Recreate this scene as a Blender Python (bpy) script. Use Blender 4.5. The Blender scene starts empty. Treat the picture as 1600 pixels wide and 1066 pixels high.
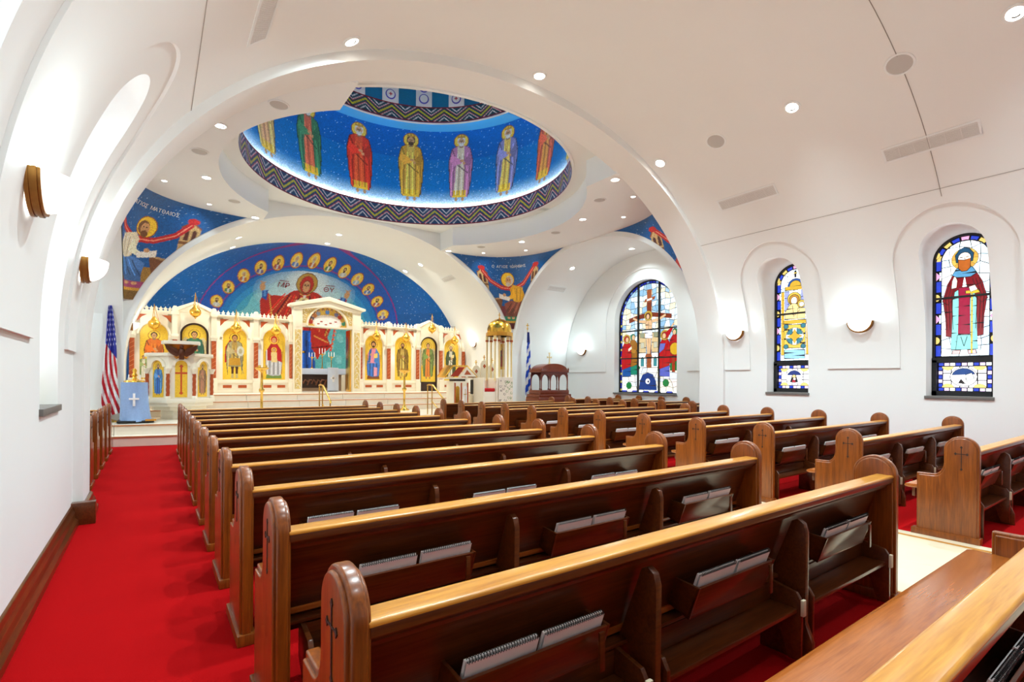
import bpy, bmesh, math, random
import numpy as np
from mathutils import Vector, Matrix
random.seed(7); RNG = np.random.default_rng(7)
scene = bpy.context.scene
C = scene.collection
PI = math.pi
# ------------------------------------------------------------------ camera
H = 1.43
cam_d = bpy.data.cameras.new('camera'); cam = bpy.data.objects.new('camera', cam_d); C.objects.link(cam)
cam_d.sensor_width = 36.0; cam_d.lens = 787.995 * 36 / 1600
cam_d.shift_y = 60.18 / 1600
cam_d.clip_start = 0.05; cam_d.clip_end = 200
YAW = 0.6186; ROLL = 0.0063
cam.matrix_world = Matrix.Translation((0, 0, H)) @ Matrix.Rotation(-YAW, 4, 'Z') @ Matrix.Rotation(PI / 2, 4, 'X') @ Matrix.Rotation(ROLL, 4, 'Z')
scene.camera = cam
# ------------------------------------------------------------------ world / exposure
w = bpy.data.worlds.new('world'); scene.world = w; w.use_nodes = True
w.node_tree.nodes['Background'].inputs[0].default_value = (0.85, 0.92, 1.0, 1)
w.node_tree.nodes['Background'].inputs[1].default_value = 1.0
scene.view_settings.view_transform = 'Standard'
scene.view_settings.look = 'None'
scene.view_settings.gamma = 1.0
scene.view_settings.use_curve_mapping = False
scene.view_settings.exposure = 0.25
SPOT_W = 380.0        # nave downlights
SPOT_C = 225.0        # crossing, apse, transept downlights
SCONCE_W = 25.0
GLASS_E = 1.3        # daylight behind the stained glass
WARM = (0.775, 0.95, 1.0)   # neutral lamps as the white-balanced photograph shows them
GOLDEN = (1.0, 0.94, 0.80)  # warmer lamps over the icon screen

# ------------------------------------------------------------------ shared dimensions (metres)
CX = 4.92            # nave axis
YC = 10.82           # dome centre
ROW0, PITCH = 1.33, 0.9006
Z0 = 1.67            # springing line of walls
# ------------------------------------------------------------------ materials
def lin(c):
    r = []
    for v in c[:3]:
        v = v / 255.0
        r.append(v / 12.92 if v <= 0.04045 else ((v + 0.055) / 1.055) ** 2.4)
    return tuple(r)
MATS = {}
def nodes_of(m):
    m.use_nodes = True
    nt = m.node_tree
    return nt, nt.nodes['Principled BSDF']
def plain(name, rgb, rough=0.5, metal=0.0, noise=0.0, scale=20.0, spec=0.5, emit=0.0, bump=0.0, coat=0.0):
    if name in MATS: return MATS[name]
    m = bpy.data.materials.new(name); nt, b = nodes_of(m)
    c = lin(rgb)
    b.inputs['Base Color'].default_value = (*c, 1)
    b.inputs['Roughness'].default_value = rough; b.inputs['Metallic'].default_value = metal
    b.inputs['Specular IOR Level'].default_value = spec
    b.inputs['Coat Weight'].default_value = coat; b.inputs['Coat Roughness'].default_value = 0.12
    if emit:
        b.inputs['Emission Color'].default_value = (*c, 1); b.inputs['Emission Strength'].default_value = emit
    if noise or bump:
        tc = nt.nodes.new('ShaderNodeTexCoord'); n = nt.nodes.new('ShaderNodeTexNoise')
        n.inputs['Scale'].default_value = scale; n.inputs['Detail'].default_value = 5
        nt.links.new(tc.outputs['Object'], n.inputs['Vector'])
        if noise:
            mx = nt.nodes.new('ShaderNodeMix'); mx.data_type = 'RGBA'
            mx.inputs[6].default_value = (*[v * (1 - noise) for v in c], 1)
            mx.inputs[7].default_value = (*[min(1, v * (1 + noise)) for v in c], 1)
            nt.links.new(n.outputs['Fac'], mx.inputs[0]); nt.links.new(mx.outputs[2], b.inputs['Base Color'])
        if bump:
            bp = nt.nodes.new('ShaderNodeBump'); bp.inputs['Strength'].default_value = bump; bp.inputs['Distance'].default_value = 0.004
            nt.links.new(n.outputs['Fac'], bp.inputs['Height']); nt.links.new(bp.outputs[0], b.inputs['Normal'])
    MATS[name] = m
    return m
def wood(name, dark, light, axis='x', rough=0.28, coat=0.35):
    m = bpy.data.materials.new(name); nt, b = nodes_of(m)
    tc = nt.nodes.new('ShaderNodeTexCoord'); oi = nt.nodes.new('ShaderNodeObjectInfo')
    ml = nt.nodes.new('ShaderNodeMath'); ml.operation = 'MULTIPLY'; ml.inputs[1].default_value = 40
    nt.links.new(oi.outputs['Random'], ml.inputs[0])
    ad = nt.nodes.new('ShaderNodeVectorMath'); ad.operation = 'ADD'
    nt.links.new(tc.outputs['Object'], ad.inputs[0]); nt.links.new(ml.outputs[0], ad.inputs[1])
    mp = nt.nodes.new('ShaderNodeMapping')
    mp.inputs['Scale'].default_value = {'x': (1.2, 22, 22), 'z': (22, 22, 1.2), 'y': (22, 1.2, 22)}[axis]
    nt.links.new(ad.outputs[0], mp.inputs['Vector'])
    n1 = nt.nodes.new('ShaderNodeTexNoise'); n1.inputs['Scale'].default_value = 1.6; n1.inputs['Detail'].default_value = 6; n1.inputs['Distortion'].default_value = 1.2
    n2 = nt.nodes.new('ShaderNodeTexNoise'); n2.inputs['Scale'].default_value = 7.0; n2.inputs['Detail'].default_value = 3
    for n in (n1, n2): nt.links.new(mp.outputs[0], n.inputs['Vector'])
    av = nt.nodes.new('ShaderNodeMix'); av.inputs[0].default_value = 0.4
    nt.links.new(n1.outputs['Fac'], av.inputs[2]); nt.links.new(n2.outputs['Fac'], av.inputs[3])
    rp = nt.nodes.new('ShaderNodeValToRGB'); rp.color_ramp.elements[0].position = 0.32; rp.color_ramp.elements[1].position = 0.68
    rp.color_ramp.elements[0].color = (*lin(dark), 1); rp.color_ramp.elements[1].color = (*lin(light), 1)
    nt.links.new(av.outputs[0], rp.inputs[0]); nt.links.new(rp.outputs[0], b.inputs['Base Color'])
    b.inputs['Roughness'].default_value = rough
    b.inputs['Coat Weight'].default_value = coat; b.inputs['Coat Roughness'].default_value = 0.15
    MATS[name] = m
    return m
def mosaic(name, rough=0.45, scale=60.0, amt=0.35):
    m = bpy.data.materials.new(name); nt, b = nodes_of(m)
    at = nt.nodes.new('ShaderNodeVertexColor'); at.layer_name = 'Col'
    tc = nt.nodes.new('ShaderNodeTexCoord'); vo = nt.nodes.new('ShaderNodeTexVoronoi'); vo.inputs['Scale'].default_value = scale
    nt.links.new(tc.outputs['Object'], vo.inputs['Vector'])
    sp = nt.nodes.new('ShaderNodeSeparateColor'); nt.links.new(vo.outputs['Color'], sp.inputs[0])
    mr = nt.nodes.new('ShaderNodeMapRange'); mr.inputs[3].default_value = 1 - amt; mr.inputs[4].default_value = 1 + amt
    nt.links.new(sp.outputs[0], mr.inputs[0])
    vm = nt.nodes.new('ShaderNodeVectorMath'); vm.operation = 'SCALE'
    nt.links.new(at.outputs['Color'], vm.inputs[0]); nt.links.new(mr.outputs[0], vm.inputs['Scale'])
    nt.links.new(vm.outputs[0], b.inputs['Base Color'])
    b.inputs['Roughness'].default_value = rough
    MATS[name] = m
    return m
M_WHITE = plain('white_plaster', (238, 240, 238), 0.75, noise=0.015, scale=1.5, spec=0.25)
M_SOFFIT = plain('white_soffit_paint', (239, 243, 243), 0.7, spec=0.25)
M_SEAM = plain('seam_shadow_grey', (150, 146, 140), 0.8)
M_CARPET = plain('red_carpet', (166, 9, 13), 0.95, noise=0.28, scale=260, spec=0.05, bump=0.6)
M_MARBLE = plain('cream_marble', (228, 212, 182), 0.25, noise=0.05, scale=5)
M_TAN = plain('tan_marble', (196, 138, 70), 0.25, noise=0.1, scale=8)
M_STEP = plain('pale_step_marble', (244, 232, 214), 0.3, noise=0.06, scale=6)
M_NOSE = plain('rust_nosing_marble', (196, 128, 82), 0.3, noise=0.12, scale=9)
M_ICON = plain('ivory_iconostasis_marble', (250, 240, 218), 0.4, noise=0.03, scale=9)
M_RUST = plain('rust_marble', (186, 84, 34), 0.35, noise=0.25, scale=25)
M_CARVE = plain('ochre_carved_ground', (224, 196, 120), 0.5, noise=0.08, scale=20)
M_GOLD = plain('polished_gold', (240, 190, 80), 0.22, metal=1.0)
M_BRASS = plain('brass', (226, 184, 92), 0.25, metal=1.0)
M_BRONZE = plain('antique_bronze', (150, 104, 48), 0.38, metal=0.85, noise=0.25, scale=30)
M_BLACK = plain('black_iron', (18, 18, 20), 0.5)
M_LEAD = plain('black_lead', (14, 14, 18), 0.6)
M_SILL = plain('grey_stone_sill', (110, 106, 102), 0.5, noise=0.1, scale=20)
M_GRILLE = plain('grey_speaker_mesh', (196, 194, 190), 0.8, noise=0.1, scale=300)
M_VENT = plain('vent_slat_grey', (228, 227, 224), 0.6)
M_LAMP = plain('lamp_glow', (255, 250, 240), 0.4, emit=14.0)
M_BOWL = plain('frosted_bowl_glow', (255, 250, 242), 0.3, emit=2.4)
M_PAPER = plain('white_paper', (250, 248, 248), 0.7)
M_PINK = plain('pale_pink_cover', (246, 236, 238), 0.6)
M_WIRE = plain('dark_spiral_wire', (28, 28, 30), 0.4)
M_CLOTHBLUE = plain('pale_blue_brocade', (150, 180, 226), 0.6, noise=0.14, scale=30)
M_CLOTHWHITE = plain('white_blue_brocade', (206, 218, 240), 0.6, noise=0.1, scale=40)
M_RED = plain('red_velvet', (196, 12, 20), 0.8)
M_DARKBR = plain('dark_walnut_box', (52, 28, 16), 0.5, noise=0.2, scale=20)
M_TEXT = plain('white_letter_tesserae', (240, 240, 235), 0.6)
M_TEXTR = plain('crimson_letter_tesserae', (140, 14, 40), 0.6)
W_DARK = wood('oak_back', (62, 25, 7), (106, 52, 16), 'x', coat=.2)
W_END = wood('oak_end', (100, 47, 11), (152, 80, 20), 'z', coat=.2)
W_RAIL = wood('oak_rail', (184, 116, 34), (222, 156, 58), 'x', coat=.2)
W_SEAT = wood('oak_seat', (142, 72, 20), (186, 104, 40), 'x', rough=0.25)
W_CARV = plain('dark_carved_groove', (46, 20, 6), 0.6)
W_KIOSK = wood('cherry_wood', (92, 32, 12), (128, 52, 22), 'z')
W_BASE = wood('baseboard_oak', (66, 30, 10), (110, 58, 22), 'y')
M_MOS = mosaic('glass_tesserae', 0.4, 70.0, 0.30)
M_MOSFINE = mosaic('icon_tesserae', 0.4, 120.0, 0.16)
M_CLOTH = mosaic('dyed_cloth', 0.75, 300.0, 0.05)

# ------------------------------------------------------------------ mesh helpers
class MB:
    def __init__(s): s.v = []; s.f = []
    def add(s, vs, fs):
        k = len(s.v); s.v += [tuple(p) for p in vs]; s.f += [tuple(i + k for i in f) for f in fs]; return s
    def box(s, x0, x1, y0, y1, z0, z1):
        return s.add([(x0, y0, z0), (x1, y0, z0), (x1, y1, z0), (x0, y1, z0), (x0, y0, z1), (x1, y0, z1), (x1, y1, z1), (x0, y1, z1)],
                     [(3, 2, 1, 0), (4, 5, 6, 7), (0, 1, 5, 4), (1, 2, 6, 5), (2, 3, 7, 6), (3, 0, 4, 7)])
    def prism(s, pts, a0, a1, axis='y'):
        n = len(pts)
        def P(p, a):
            return {'x': (a, p[0], p[1]), 'y': (p[0], a, p[1]), 'z': (p[0], p[1], a)}[axis]
        vs = [P(p, a0) for p in pts] + [P(p, a1) for p in pts]
        fs = [tuple(range(n - 1, -1, -1)), tuple(range(n, 2 * n))] + [(i, (i + 1) % n, n + (i + 1) % n, n + i) for i in range(n)]
        return s.add(vs, fs)
    def ring(s, inner, outer, a0, a1, axis='y'):
        """open band between two equally long polylines (inner, outer), extruded a0..a1, closed solid"""
        n = len(inner)
        def P(p, a):
            return {'x': (a, p[0], p[1]), 'y': (p[0], a, p[1]), 'z': (p[0], p[1], a)}[axis]
        vs = [P(p, a0) for p in inner] + [P(p, a1) for p in inner] + [P(p, a0) for p in outer] + [P(p, a1) for p in outer]
        fs = []
        for i in range(n - 1):
            fs += [(i, i + 1, n + i + 1, n + i), (2 * n + i, 3 * n + i, 3 * n + i + 1, 2 * n + i + 1),
                   (i, 2 * n + i, 2 * n + i + 1, i + 1), (n + i, n + i + 1, 3 * n + i + 1, 3 * n + i)]
        fs += [(0, n, 3 * n, 2 * n), (n - 1, 3 * n - 1, 4 * n - 1, 2 * n - 1)]
        return s.add(vs, fs)
    def tube(s, path, r, seg=8, closed=False):
        path = [Vector(p) for p in path]; n = len(path); rings = []
        for i, p in enumerate(path):
            d = (path[(i + 1) % n] - path[i - 1]) if closed else (path[min(i + 1, n - 1)] - path[max(i - 1, 0)])
            d.normalize()
            up = Vector((0, 0, 1)) if abs(d.z) < 0.95 else Vector((1, 0, 0))
            a = d.cross(up).normalized(); b = a.cross(d)
            rr = r[i] if isinstance(r, (list, tuple)) else r
            rings.append([p + a * (rr * math.cos(2 * PI * j / seg)) + b * (rr * math.sin(2 * PI * j / seg)) for j in range(seg)])
        vs = [q for g in rings for q in g]; fs = []
        m = n if closed else n - 1
        for i in range(m):
            for j in range(seg):
                k = (i + 1) % n
                fs.append((i * seg + j, i * seg + (j + 1) % seg, k * seg + (j + 1) % seg, k * seg + j))
        if not closed: fs += [tuple(range(seg - 1, -1, -1)), tuple((n - 1) * seg + j for j in range(seg))]
        return s.add(vs, fs)
    def lathe(s, prof, c=(0, 0, 0), seg=20, a0=0.0, a1=2 * PI, sx=1.0, sy=1.0, cap=True):
        full = abs(a1 - a0 - 2 * PI) < 1e-6; m = seg if full else seg + 1
        vs = []; fs = []
        for r, z in prof:
            for j in range(m):
                t = a0 + (a1 - a0) * j / seg
                vs.append((c[0] + sx * r * math.cos(t), c[1] + sy * r * math.sin(t), c[2] + z))
        for i in range(len(prof) - 1):
            for j in range(seg):
                k = (j + 1) % m
                fs.append((i * m + j, i * m + k, (i + 1) * m + k, (i + 1) * m + j))
        if full and cap:
            if prof[0][0] > 1e-5: fs.append(tuple(range(m - 1, -1, -1)))
            if prof[-1][0] > 1e-5: fs.append(tuple((len(prof) - 1) * m + j for j in range(m)))
        return s.add(vs, fs)
    def ball(s, c, r, seg=12, sz=1.0):
        n = 8
        return s.lathe([(max(1e-6, r * math.sin(PI * i / n)), -r * sz * math.cos(PI * i / n)) for i in range(n + 1)], c, seg)
    def xf(s, M):
        s.v = [tuple(M @ Vector(p)) for p in s.v]; return s
    def mesh(s, name, mat, smooth=None, bevel=0.0, segs=2):
        me = bpy.data.meshes.new(name); me.from_pydata(s.v, [], s.f)
        bm = bmesh.new(); bm.from_mesh(me)
        bmesh.ops.remove_doubles(bm, verts=bm.verts, dist=1e-5)
        bmesh.ops.recalc_face_normals(bm, faces=bm.faces)
        if bevel:
            es = [e for e in bm.edges if len(e.link_faces) == 2 and e.calc_face_angle(0) > 0.5]
            bmesh.ops.bevel(bm, geom=es, offset=bevel, segments=segs, affect='EDGES', clamp_overlap=True, profile=0.6)
        bm.to_mesh(me); bm.free()
        me.materials.append(mat)
        if smooth or bevel:
            me.shade_smooth(); me.set_sharp_from_angle(angle=math.radians(smooth if smooth else 40))
        return me
    def build(s, name, mat, parent=None, smooth=None, bevel=0.0, segs=2, **kw):
        return new(name, s.mesh(name, mat, smooth, bevel, segs), parent, **kw)
def tag(o, label=None, cat=None, group=None, kind=None):
    if label: o['label'] = label
    if cat: o['category'] = cat
    if group: o['group'] = group
    if kind: o['kind'] = kind
    return o
def new(name, data, parent=None, loc=None, rotz=0.0, label=None, cat=None, group=None, kind=None):
    o = bpy.data.objects.new(name, data); C.objects.link(o)
    if parent: o.parent = parent
    if loc is not None: o.location = loc
    if rotz: o.rotation_euler = (0, 0, rotz)
    return tag(o, label, cat, group, kind)
def thing(name, label, cat, loc=(0, 0, 0), rotz=0.0, group=None):
    return new(name, None, None, loc, rotz, label, cat, group)
def boolean(o, cutters):
    for c in cutters:
        md = o.modifiers.new('cut', 'BOOLEAN'); md.operation = 'DIFFERENCE'; md.solver = 'EXACT'; md.object = c
    bpy.context.view_layer.update()
    dg = bpy.context.evaluated_depsgraph_get()
    me = bpy.data.meshes.new_from_object(o.evaluated_get(dg))
    o.modifiers.clear(); o.data = me
    for c in cutters: bpy.data.objects.remove(c, do_unlink=True)
    me.shade_smooth(); me.set_sharp_from_angle(angle=math.radians(25))
    return o
def text_mesh(s, mat, name='lettering', size=0.2, parent=None, M=None, kind=None):
    cu = bpy.data.curves.new(name, 'FONT'); cu.body = s; cu.size = size; cu.align_x = 'CENTER'; cu.extrude = 0.002; cu.resolution_u = 2
    t = bpy.data.objects.new('tmp_text', cu); C.objects.link(t)
    bpy.context.view_layer.update()
    me = bpy.data.meshes.new_from_object(t.evaluated_get(bpy.context.evaluated_depsgraph_get()))
    bpy.data.objects.remove(t, do_unlink=True)
    me.materials.clear(); me.materials.append(mat)
    o = new(name, me, parent)
    if M is not None: o.matrix_local = M
    return o
def basis(pos, right, normal):
    r = Vector(right).normalized(); n = Vector(normal).normalized(); u = n.cross(r).normalized(); r = u.cross(n)
    return Matrix(((r.x, u.x, n.x, pos[0]), (r.y, u.y, n.y, pos[1]), (r.z, u.z, n.z, pos[2]), (0, 0, 0, 1)))
# arch-shaped outlines
def sup(a, b, n=2.1, z0=Z0, k=64, t0=0.0, t1=PI):
    """superellipse arch from (+a,z0) over the crown to (-a,z0)"""
    pts = []
    for i in range(k + 1):
        t = t0 + (t1 - t0) * i / k
        c, q = math.cos(t), math.sin(t)
        pts.append((a * math.copysign(abs(c) ** (2 / n), c), z0 + b * max(q, 0.0) ** (2 / n)))
    return pts
def arch_poly(hw, zb, zs, k=24, c=0.0):
    return [(c - hw, zb), (c + hw, zb)] + [(c + hw * math.cos(PI * i / k), zs + hw * math.sin(PI * i / k)) for i in range(k + 1)]
def arch_plate(mb, x0, x1, z0, z1, hw, zb, zs, y0, y1, cx=None, k=16):
    """flat plate x0..x1, z0..z1 with an arched opening (half width hw, from zb, springing zs)"""
    cx = (x0 + x1) / 2 if cx is None else cx
    mb.box(x0, cx - hw, y0, y1, z0, z1); mb.box(cx + hw, x1, y0, y1, z0, z1)
    if zb > z0 + 1e-4: mb.box(cx - hw, cx + hw, y0, y1, z0, zb)
    inn = [(cx + hw * math.cos(PI * i / k), zs + hw * math.sin(PI * i / k)) for i in range(k + 1)]
    out = [(p[0], z1) for p in inn]
    mb.ring(inn, out, y0, y1, 'y')
    return mb
# ------------------------------------------------------------------ painted mosaics (colour carried by the tesserae themselves)
class Paint:
    def __init__(s, X, Y, base):
        s.X = np.asarray(X, float).ravel(); s.Y = np.asarray(Y, float).ravel()
        s.c = np.empty((s.X.size, 3)); s.c[:] = np.array(lin(base))
    def put(s, m, col, mix=1.0):
        s.c[m] = s.c[m] * (1 - mix) + np.array(lin(col)) * mix
    def poly(s, pts, col, mix=1.0):
        P = np.array(pts, float); x0, y0 = P.min(0); x1, y1 = P.max(0)
        idx = np.nonzero((s.X >= x0) & (s.X <= x1) & (s.Y >= y0) & (s.Y <= y1))[0]
        if idx.size == 0: return
        X = s.X[idx]; Y = s.Y[idx]; ins = np.zeros(idx.size, bool); n = len(P)
        for i in range(n):
            xa, ya = P[i]; xb, yb = P[(i + 1) % n]
            if ya == yb: continue
            cond = ((ya > Y) != (yb > Y)) & (X < (xb - xa) * (Y - ya) / (yb - ya) + xa)
            ins ^= cond
        s.put(idx[ins], col, mix)
    def ell(s, cx, cy, rx, ry, col, mix=1.0, rot=0.0):
        dx = s.X - cx; dy = s.Y - cy; c, q = math.cos(rot), math.sin(rot)
        s.put(((dx * c + dy * q) / rx) ** 2 + ((-dx * q + dy * c) / ry) ** 2 <= 1, col, mix)
    def line(s, pts, wd, col, mix=1.0):
        P = np.array(pts, float); x0, y0 = P.min(0) - wd; x1, y1 = P.max(0) + wd
        idx = np.nonzero((s.X >= x0) & (s.X <= x1) & (s.Y >= y0) & (s.Y <= y1))[0]
        if idx.size == 0: return
        X = s.X[idx]; Y = s.Y[idx]; hit = np.zeros(idx.size, bool)
        for (xa, ya), (xb, yb) in zip(P[:-1], P[1:]):
            L = (xb - xa) ** 2 + (yb - ya) ** 2 + 1e-12
            t = np.clip(((X - xa) * (xb - xa) + (Y - ya) * (yb - ya)) / L, 0, 1)
            hit |= (X - xa - t * (xb - xa)) ** 2 + (Y - ya - t * (yb - ya)) ** 2 <= (wd / 2) ** 2
        s.put(idx[hit], col, mix)
    def stars(s, mask, p, col=(215, 235, 255)):
        s.put(mask & (RNG.random(s.X.size) < p), col, 0.8)
    def jitter(s, a):
        s.c *= (1 + (RNG.random((s.X.size, 1)) - 0.5) * 2 * a)
        s.c = np.clip(s.c, 0, 1)
def shade(c, k): return tuple(max(0, min(255, v * k)) for v in c)
SKIN = (214, 160, 110)
def saint(P, x, y, h, tunic, mantle, hair=(70, 45, 30), beard=True, halo=(245, 205, 60), wings=None, book=False, crown=None, feet=True, half=False, hem=None, halo_edge=(150, 60, 20)):
    q = lambda a, b: (x + a * h, y + b * h)
    if wings:
        for sg in (-1, 1):
            P.poly([q(sg * .06, .78), q(sg * .16, .84), q(sg * .24, .74), q(sg * .25, .5), q(sg * .19, .32), q(sg * .13, .5)], wings)
            for k in range(3): P.line([q(sg * (.12 + .04 * k), .76), q(sg * (.15 + .04 * k), .42)], .008 * h, shade(wings, .6))
    P.ell(x, y + .895 * h, .108 * h, .108 * h, halo_edge); P.ell(x, y + .895 * h, .098 * h, .098 * h, halo)
    if feet:
        for sg in (-1, 1): P.ell(x + sg * .05 * h, y + .025 * h, .022 * h, .03 * h, shade(SKIN, .8))
    body = [q(-.045, .83), q(-.125, .785), q(-.165, .6), q(-.15, .3), q(-.125, .06), q(.11, .05), q(.15, .28), q(.165, .6), q(.125, .785), q(.045, .83)]
    P.poly([(a + (.012 * h if a > x else -.012 * h), b) for a, b in body], shade(mantle, .45))
    P.poly(body, mantle)
    P.poly([q(-.05, .82), q(-.07, .5), q(-.09, .05), q(.075, .05), q(.05, .5), q(.045, .82)], tunic)
    if hem: P.poly([q(-.11, .16), q(-.1, .05), q(.09, .05), q(.11, .16)], hem)
    for k, a in enumerate((-.13, -.1, -.055, -.02, .02, .06, .1, .135)):
        base = tunic if abs(a) < .06 else mantle
        P.line([q(a * .85, .72 - .05 * (k % 2)), q(a, .35), q(a * 1.0, .09)], .010 * h, shade(base, .55 if k % 2 else 1.35))
    P.line([q(-.125, .78), q(-.05, .55), q(.1, .42)], .014 * h, shade(mantle, .5))
    P.poly([q(-.16, .62), q(-.13, .7), q(.0, .62), q(.02, .57), q(-.1, .53)], shade(mantle, 1.15))
    P.ell(*q(.015, .605), .028 * h, .022 * h, SKIN)
    P.poly([q(.16, .62), q(.13, .72), q(.04, .6), q(.05, .54), q(.13, .52)], shade(mantle, .85))
    P.ell(*q(.045, .57), .024 * h, .022 * h, SKIN)
    if book: P.poly([q(.02, .6), q(.1, .62), q(.11, .72), q(.03, .7)], (236, 216, 150))
    P.poly([q(-.028, .86), q(-.03, .8), q(.03, .8), q(.028, .86)], shade(SKIN, .75))
    P.ell(*q(0, .905), .058 * h, .066 * h, hair)
    P.ell(*q(0, .892), .042 * h, .054 * h, SKIN)
    if beard: P.ell(*q(0, .85), .036 * h, .03 * h, hair)
    for sg in (-1, 1):
        P.ell(*q(sg * .017, .898), .009 * h, .006 * h, (40, 25, 20))
    P.line([q(0, .9), q(.003, .872)], .007 * h, shade(SKIN, .65))
    if crown: P.poly([q(-.05, .94), q(-.055, .985), q(-.02, .965), q(0, .995), q(.02, .965), q(.055, .985), q(.05, .94)], crown)
def bust(P, x, y, r, robe, hair, edge=(180, 60, 40), bg=(250, 205, 70), beard=True):
    P.ell(x, y, r, r, edge); P.ell(x, y, r * .9, r * .9, bg); P.ell(x, y + .22 * r, r * .5, r * .5, (255, 225, 110))
    P.poly([(x - .62 * r, y - .6 * r), (x - .5 * r, y - .25 * r), (x, y - .05 * r), (x + .5 * r, y - .25 * r), (x + .62 * r, y - .6 * r), (x, y - .86 * r)], robe)
    P.poly([(x - .2 * r, y - .8 * r), (x - .12 * r, y - .1 * r), (x + .2 * r, y - .1 * r), (x + .1 * r, y - .8 * r)], (225, 225, 225))
    P.ell(x, y + .26 * r, .27 * r, .31 * r, hair); P.ell(x, y + .18 * r, .2 * r, .26 * r, SKIN)
    if beard: P.ell(x, y - .02 * r, .18 * r, .16 * r, hair)
def grid(name, nu, nv, pos, P, mat, parent=None, smooth=True, flip=False, **kw):
    """painted surface: pos is (nv+1, nu+1, 3), P holds one colour per vertex"""
    v = np.asarray(pos, float).reshape(-1, 3)
    i = np.arange(nv)[:, None] * (nu + 1) + np.arange(nu)[None, :]
    q = np.stack([i, i + 1, i + nu + 2, i + nu + 1], -1).reshape(-1, 4)
    if flip: q = q[:, ::-1]
    me = bpy.data.meshes.new(name)
    me.vertices.add(len(v)); me.vertices.foreach_set('co', v.ravel())
    me.loops.add(q.size); me.loops.foreach_set('vertex_index', q.ravel().astype(np.int32))
    me.polygons.add(len(q)); me.polygons.foreach_set('loop_start', np.arange(0, q.size, 4, dtype=np.int32))
    me.update(calc_edges=True); me.validate()
    at = me.color_attributes.new('Col', 'FLOAT_COLOR', 'POINT')
    at.data.foreach_set('color', np.c_[P.c, np.ones(len(v))].astype(np.float32).ravel())
    me.materials.append(mat)
    if smooth: me.shade_smooth()
    return new(name, me, parent, **kw)
def uv(nu, nv, u0=0., u1=1., v0=0., v1=1.):
    return np.meshgrid(np.linspace(u0, u1, nu + 1), np.linspace(v0, v1, nv + 1))
# ================================================================== the building shell
S = 'structure'
def boxed(inner, cx, hw, ztop):
    out = []
    for a, z in inner:
        if z <= Z0 + 1e-6: out.append((cx + math.copysign(hw, a - cx), z)); continue
        dx, dz = a - cx, z - Z0
        k = min(hw / abs(dx) if abs(dx) > 1e-6 else 1e9, (ztop - Z0) / dz)
        out.append((cx + dx * k, Z0 + dz * k))
    return out
def vault_ring(mb, a, b, n, cx, hw, ztop, a0, a1, axis):
    inner = [(cx + p, q) for p, q in sup(a, b, n)]
    inner = [(cx + a, -0.02)] + inner + [(cx - a, -0.02)]
    return mb.ring(inner, boxed(inner, cx, hw, ztop), a0, a1, axis)
floor = MB().box(-4, 14, -4, 23, -0.25, 0.0).build('floor', M_CARPET, kind=S)
tag(floor, 'red carpet of the side aisles and under the pews', None)
# marble centre aisle, slab by slab, with a tan inlay line on both sides
slab_w = MB().box(0, 0.775, 0, 0.9, 0, 0.006).mesh('slab', M_MARBLE, bevel=0.002, segs=1)
slab_e = MB().box(0, 0.11, 0, 0.9, 0, 0.006).mesh('slab', M_MARBLE, bevel=0.002, segs=1)
inl = MB().box(0, 0.06, 0, 0.9, 0, 0.006).mesh('inlay', M_TAN, bevel=0.002, segs=1)
for i in range(18):
    y = -3.4 + i * 0.903
    if y > 11.6: break
    for nm, me, x in (('slab', slab_e, 3.97), ('inlay', inl, 4.083), ('slab', slab_w, 4.146), ('slab', slab_w, 4.924), ('inlay', inl, 5.702), ('slab', slab_e, 5.765)):
        new(nm, me, floor, (x, y, 0))
MB().box(-1.6, 11.4, -4.0, -3.5, -0.02, 7).build('wall_back', M_WHITE, kind=S)
WIN_Y = (2.43, 5.10)
XS = 4.6
zs_at = lambda a, b, x, n=2.1: Z0 + b * (1 - (x / a) ** n) ** (1 / n)
def half_profile(a, b, k=44):
    t1 = math.asin(((1 - (XS / a) ** 2.1)) ** 0.5)
    return sup(a, b, 2.1, Z0, k, 0.0, t1)
walls = {}
for side, nm in ((-1, 'wall_left'), (1, 'wall_right')):
    pr = half_profile(5.553, 4.563)
    pts = [(5.553, -0.02)] + pr + [(XS, 6.9), (6.35, 6.9), (6.35, -0.02)]
    wl = MB().prism([(CX + side * a, z) for a, z in pts], -3.5, 6.46, 'y').build(nm, M_WHITE, kind=S)
    cut = []
    for y in WIN_Y:
        cut.append(MB().prism(arch_poly(0.41, 1.2, 3.45, 28, y), CX + side * 3.9, CX + side * 6.6, 'x').build('cutter', M_WHITE))
    boolean(wl, cut)
    inn = half_profile(5.53, 4.54); out = half_profile(5.59, 4.60)
    pn = MB().ring([(CX + side * a, z) for a, z in inn], [(CX + side * a, z) for a, z in out], -3.5, 6.46, 'y').build('wall_panel', M_WHITE, wl)
    cut = [MB().prism(arch_poly(0.765, 1.0, 3.36, 32, y), CX + side * 3.9, CX + side * 6.6, 'x').build('cutter', M_WHITE) for y in WIN_Y]
    boolean(pn, cut)
    walls[side] = wl
    # longitudinal seam
    zz = zs_at(5.53, 4.54, XS)
    MB().box(CX + side * XS - .004, CX + side * XS + .004, -3.5, 6.45, zz - .003, zz + .003).build('seam', M_SEAM, wl)
t1 = math.asin(((1 - (XS / 5.53) ** 2.1)) ** 0.5)
inn = sup(5.53, 4.54, 2.1, Z0, 72, t1, PI - t1)
ceil = MB().ring([(CX + a, z) for a, z in inn], [(CX + a, 6.95) for a, z in inn], -3.5, 6.46, 'y').build('ceiling', M_WHITE, kind=S, smooth=25)
for y in (2.43,):
    path = [(CX + a, y, z - .002) for a, z in sup(5.53, 4.54, 2.1, Z0, 60, 0, PI) if abs(a) < 4.79]
    MB().tube(path, .005, 5).build('seam', M_SEAM, ceil)
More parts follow.
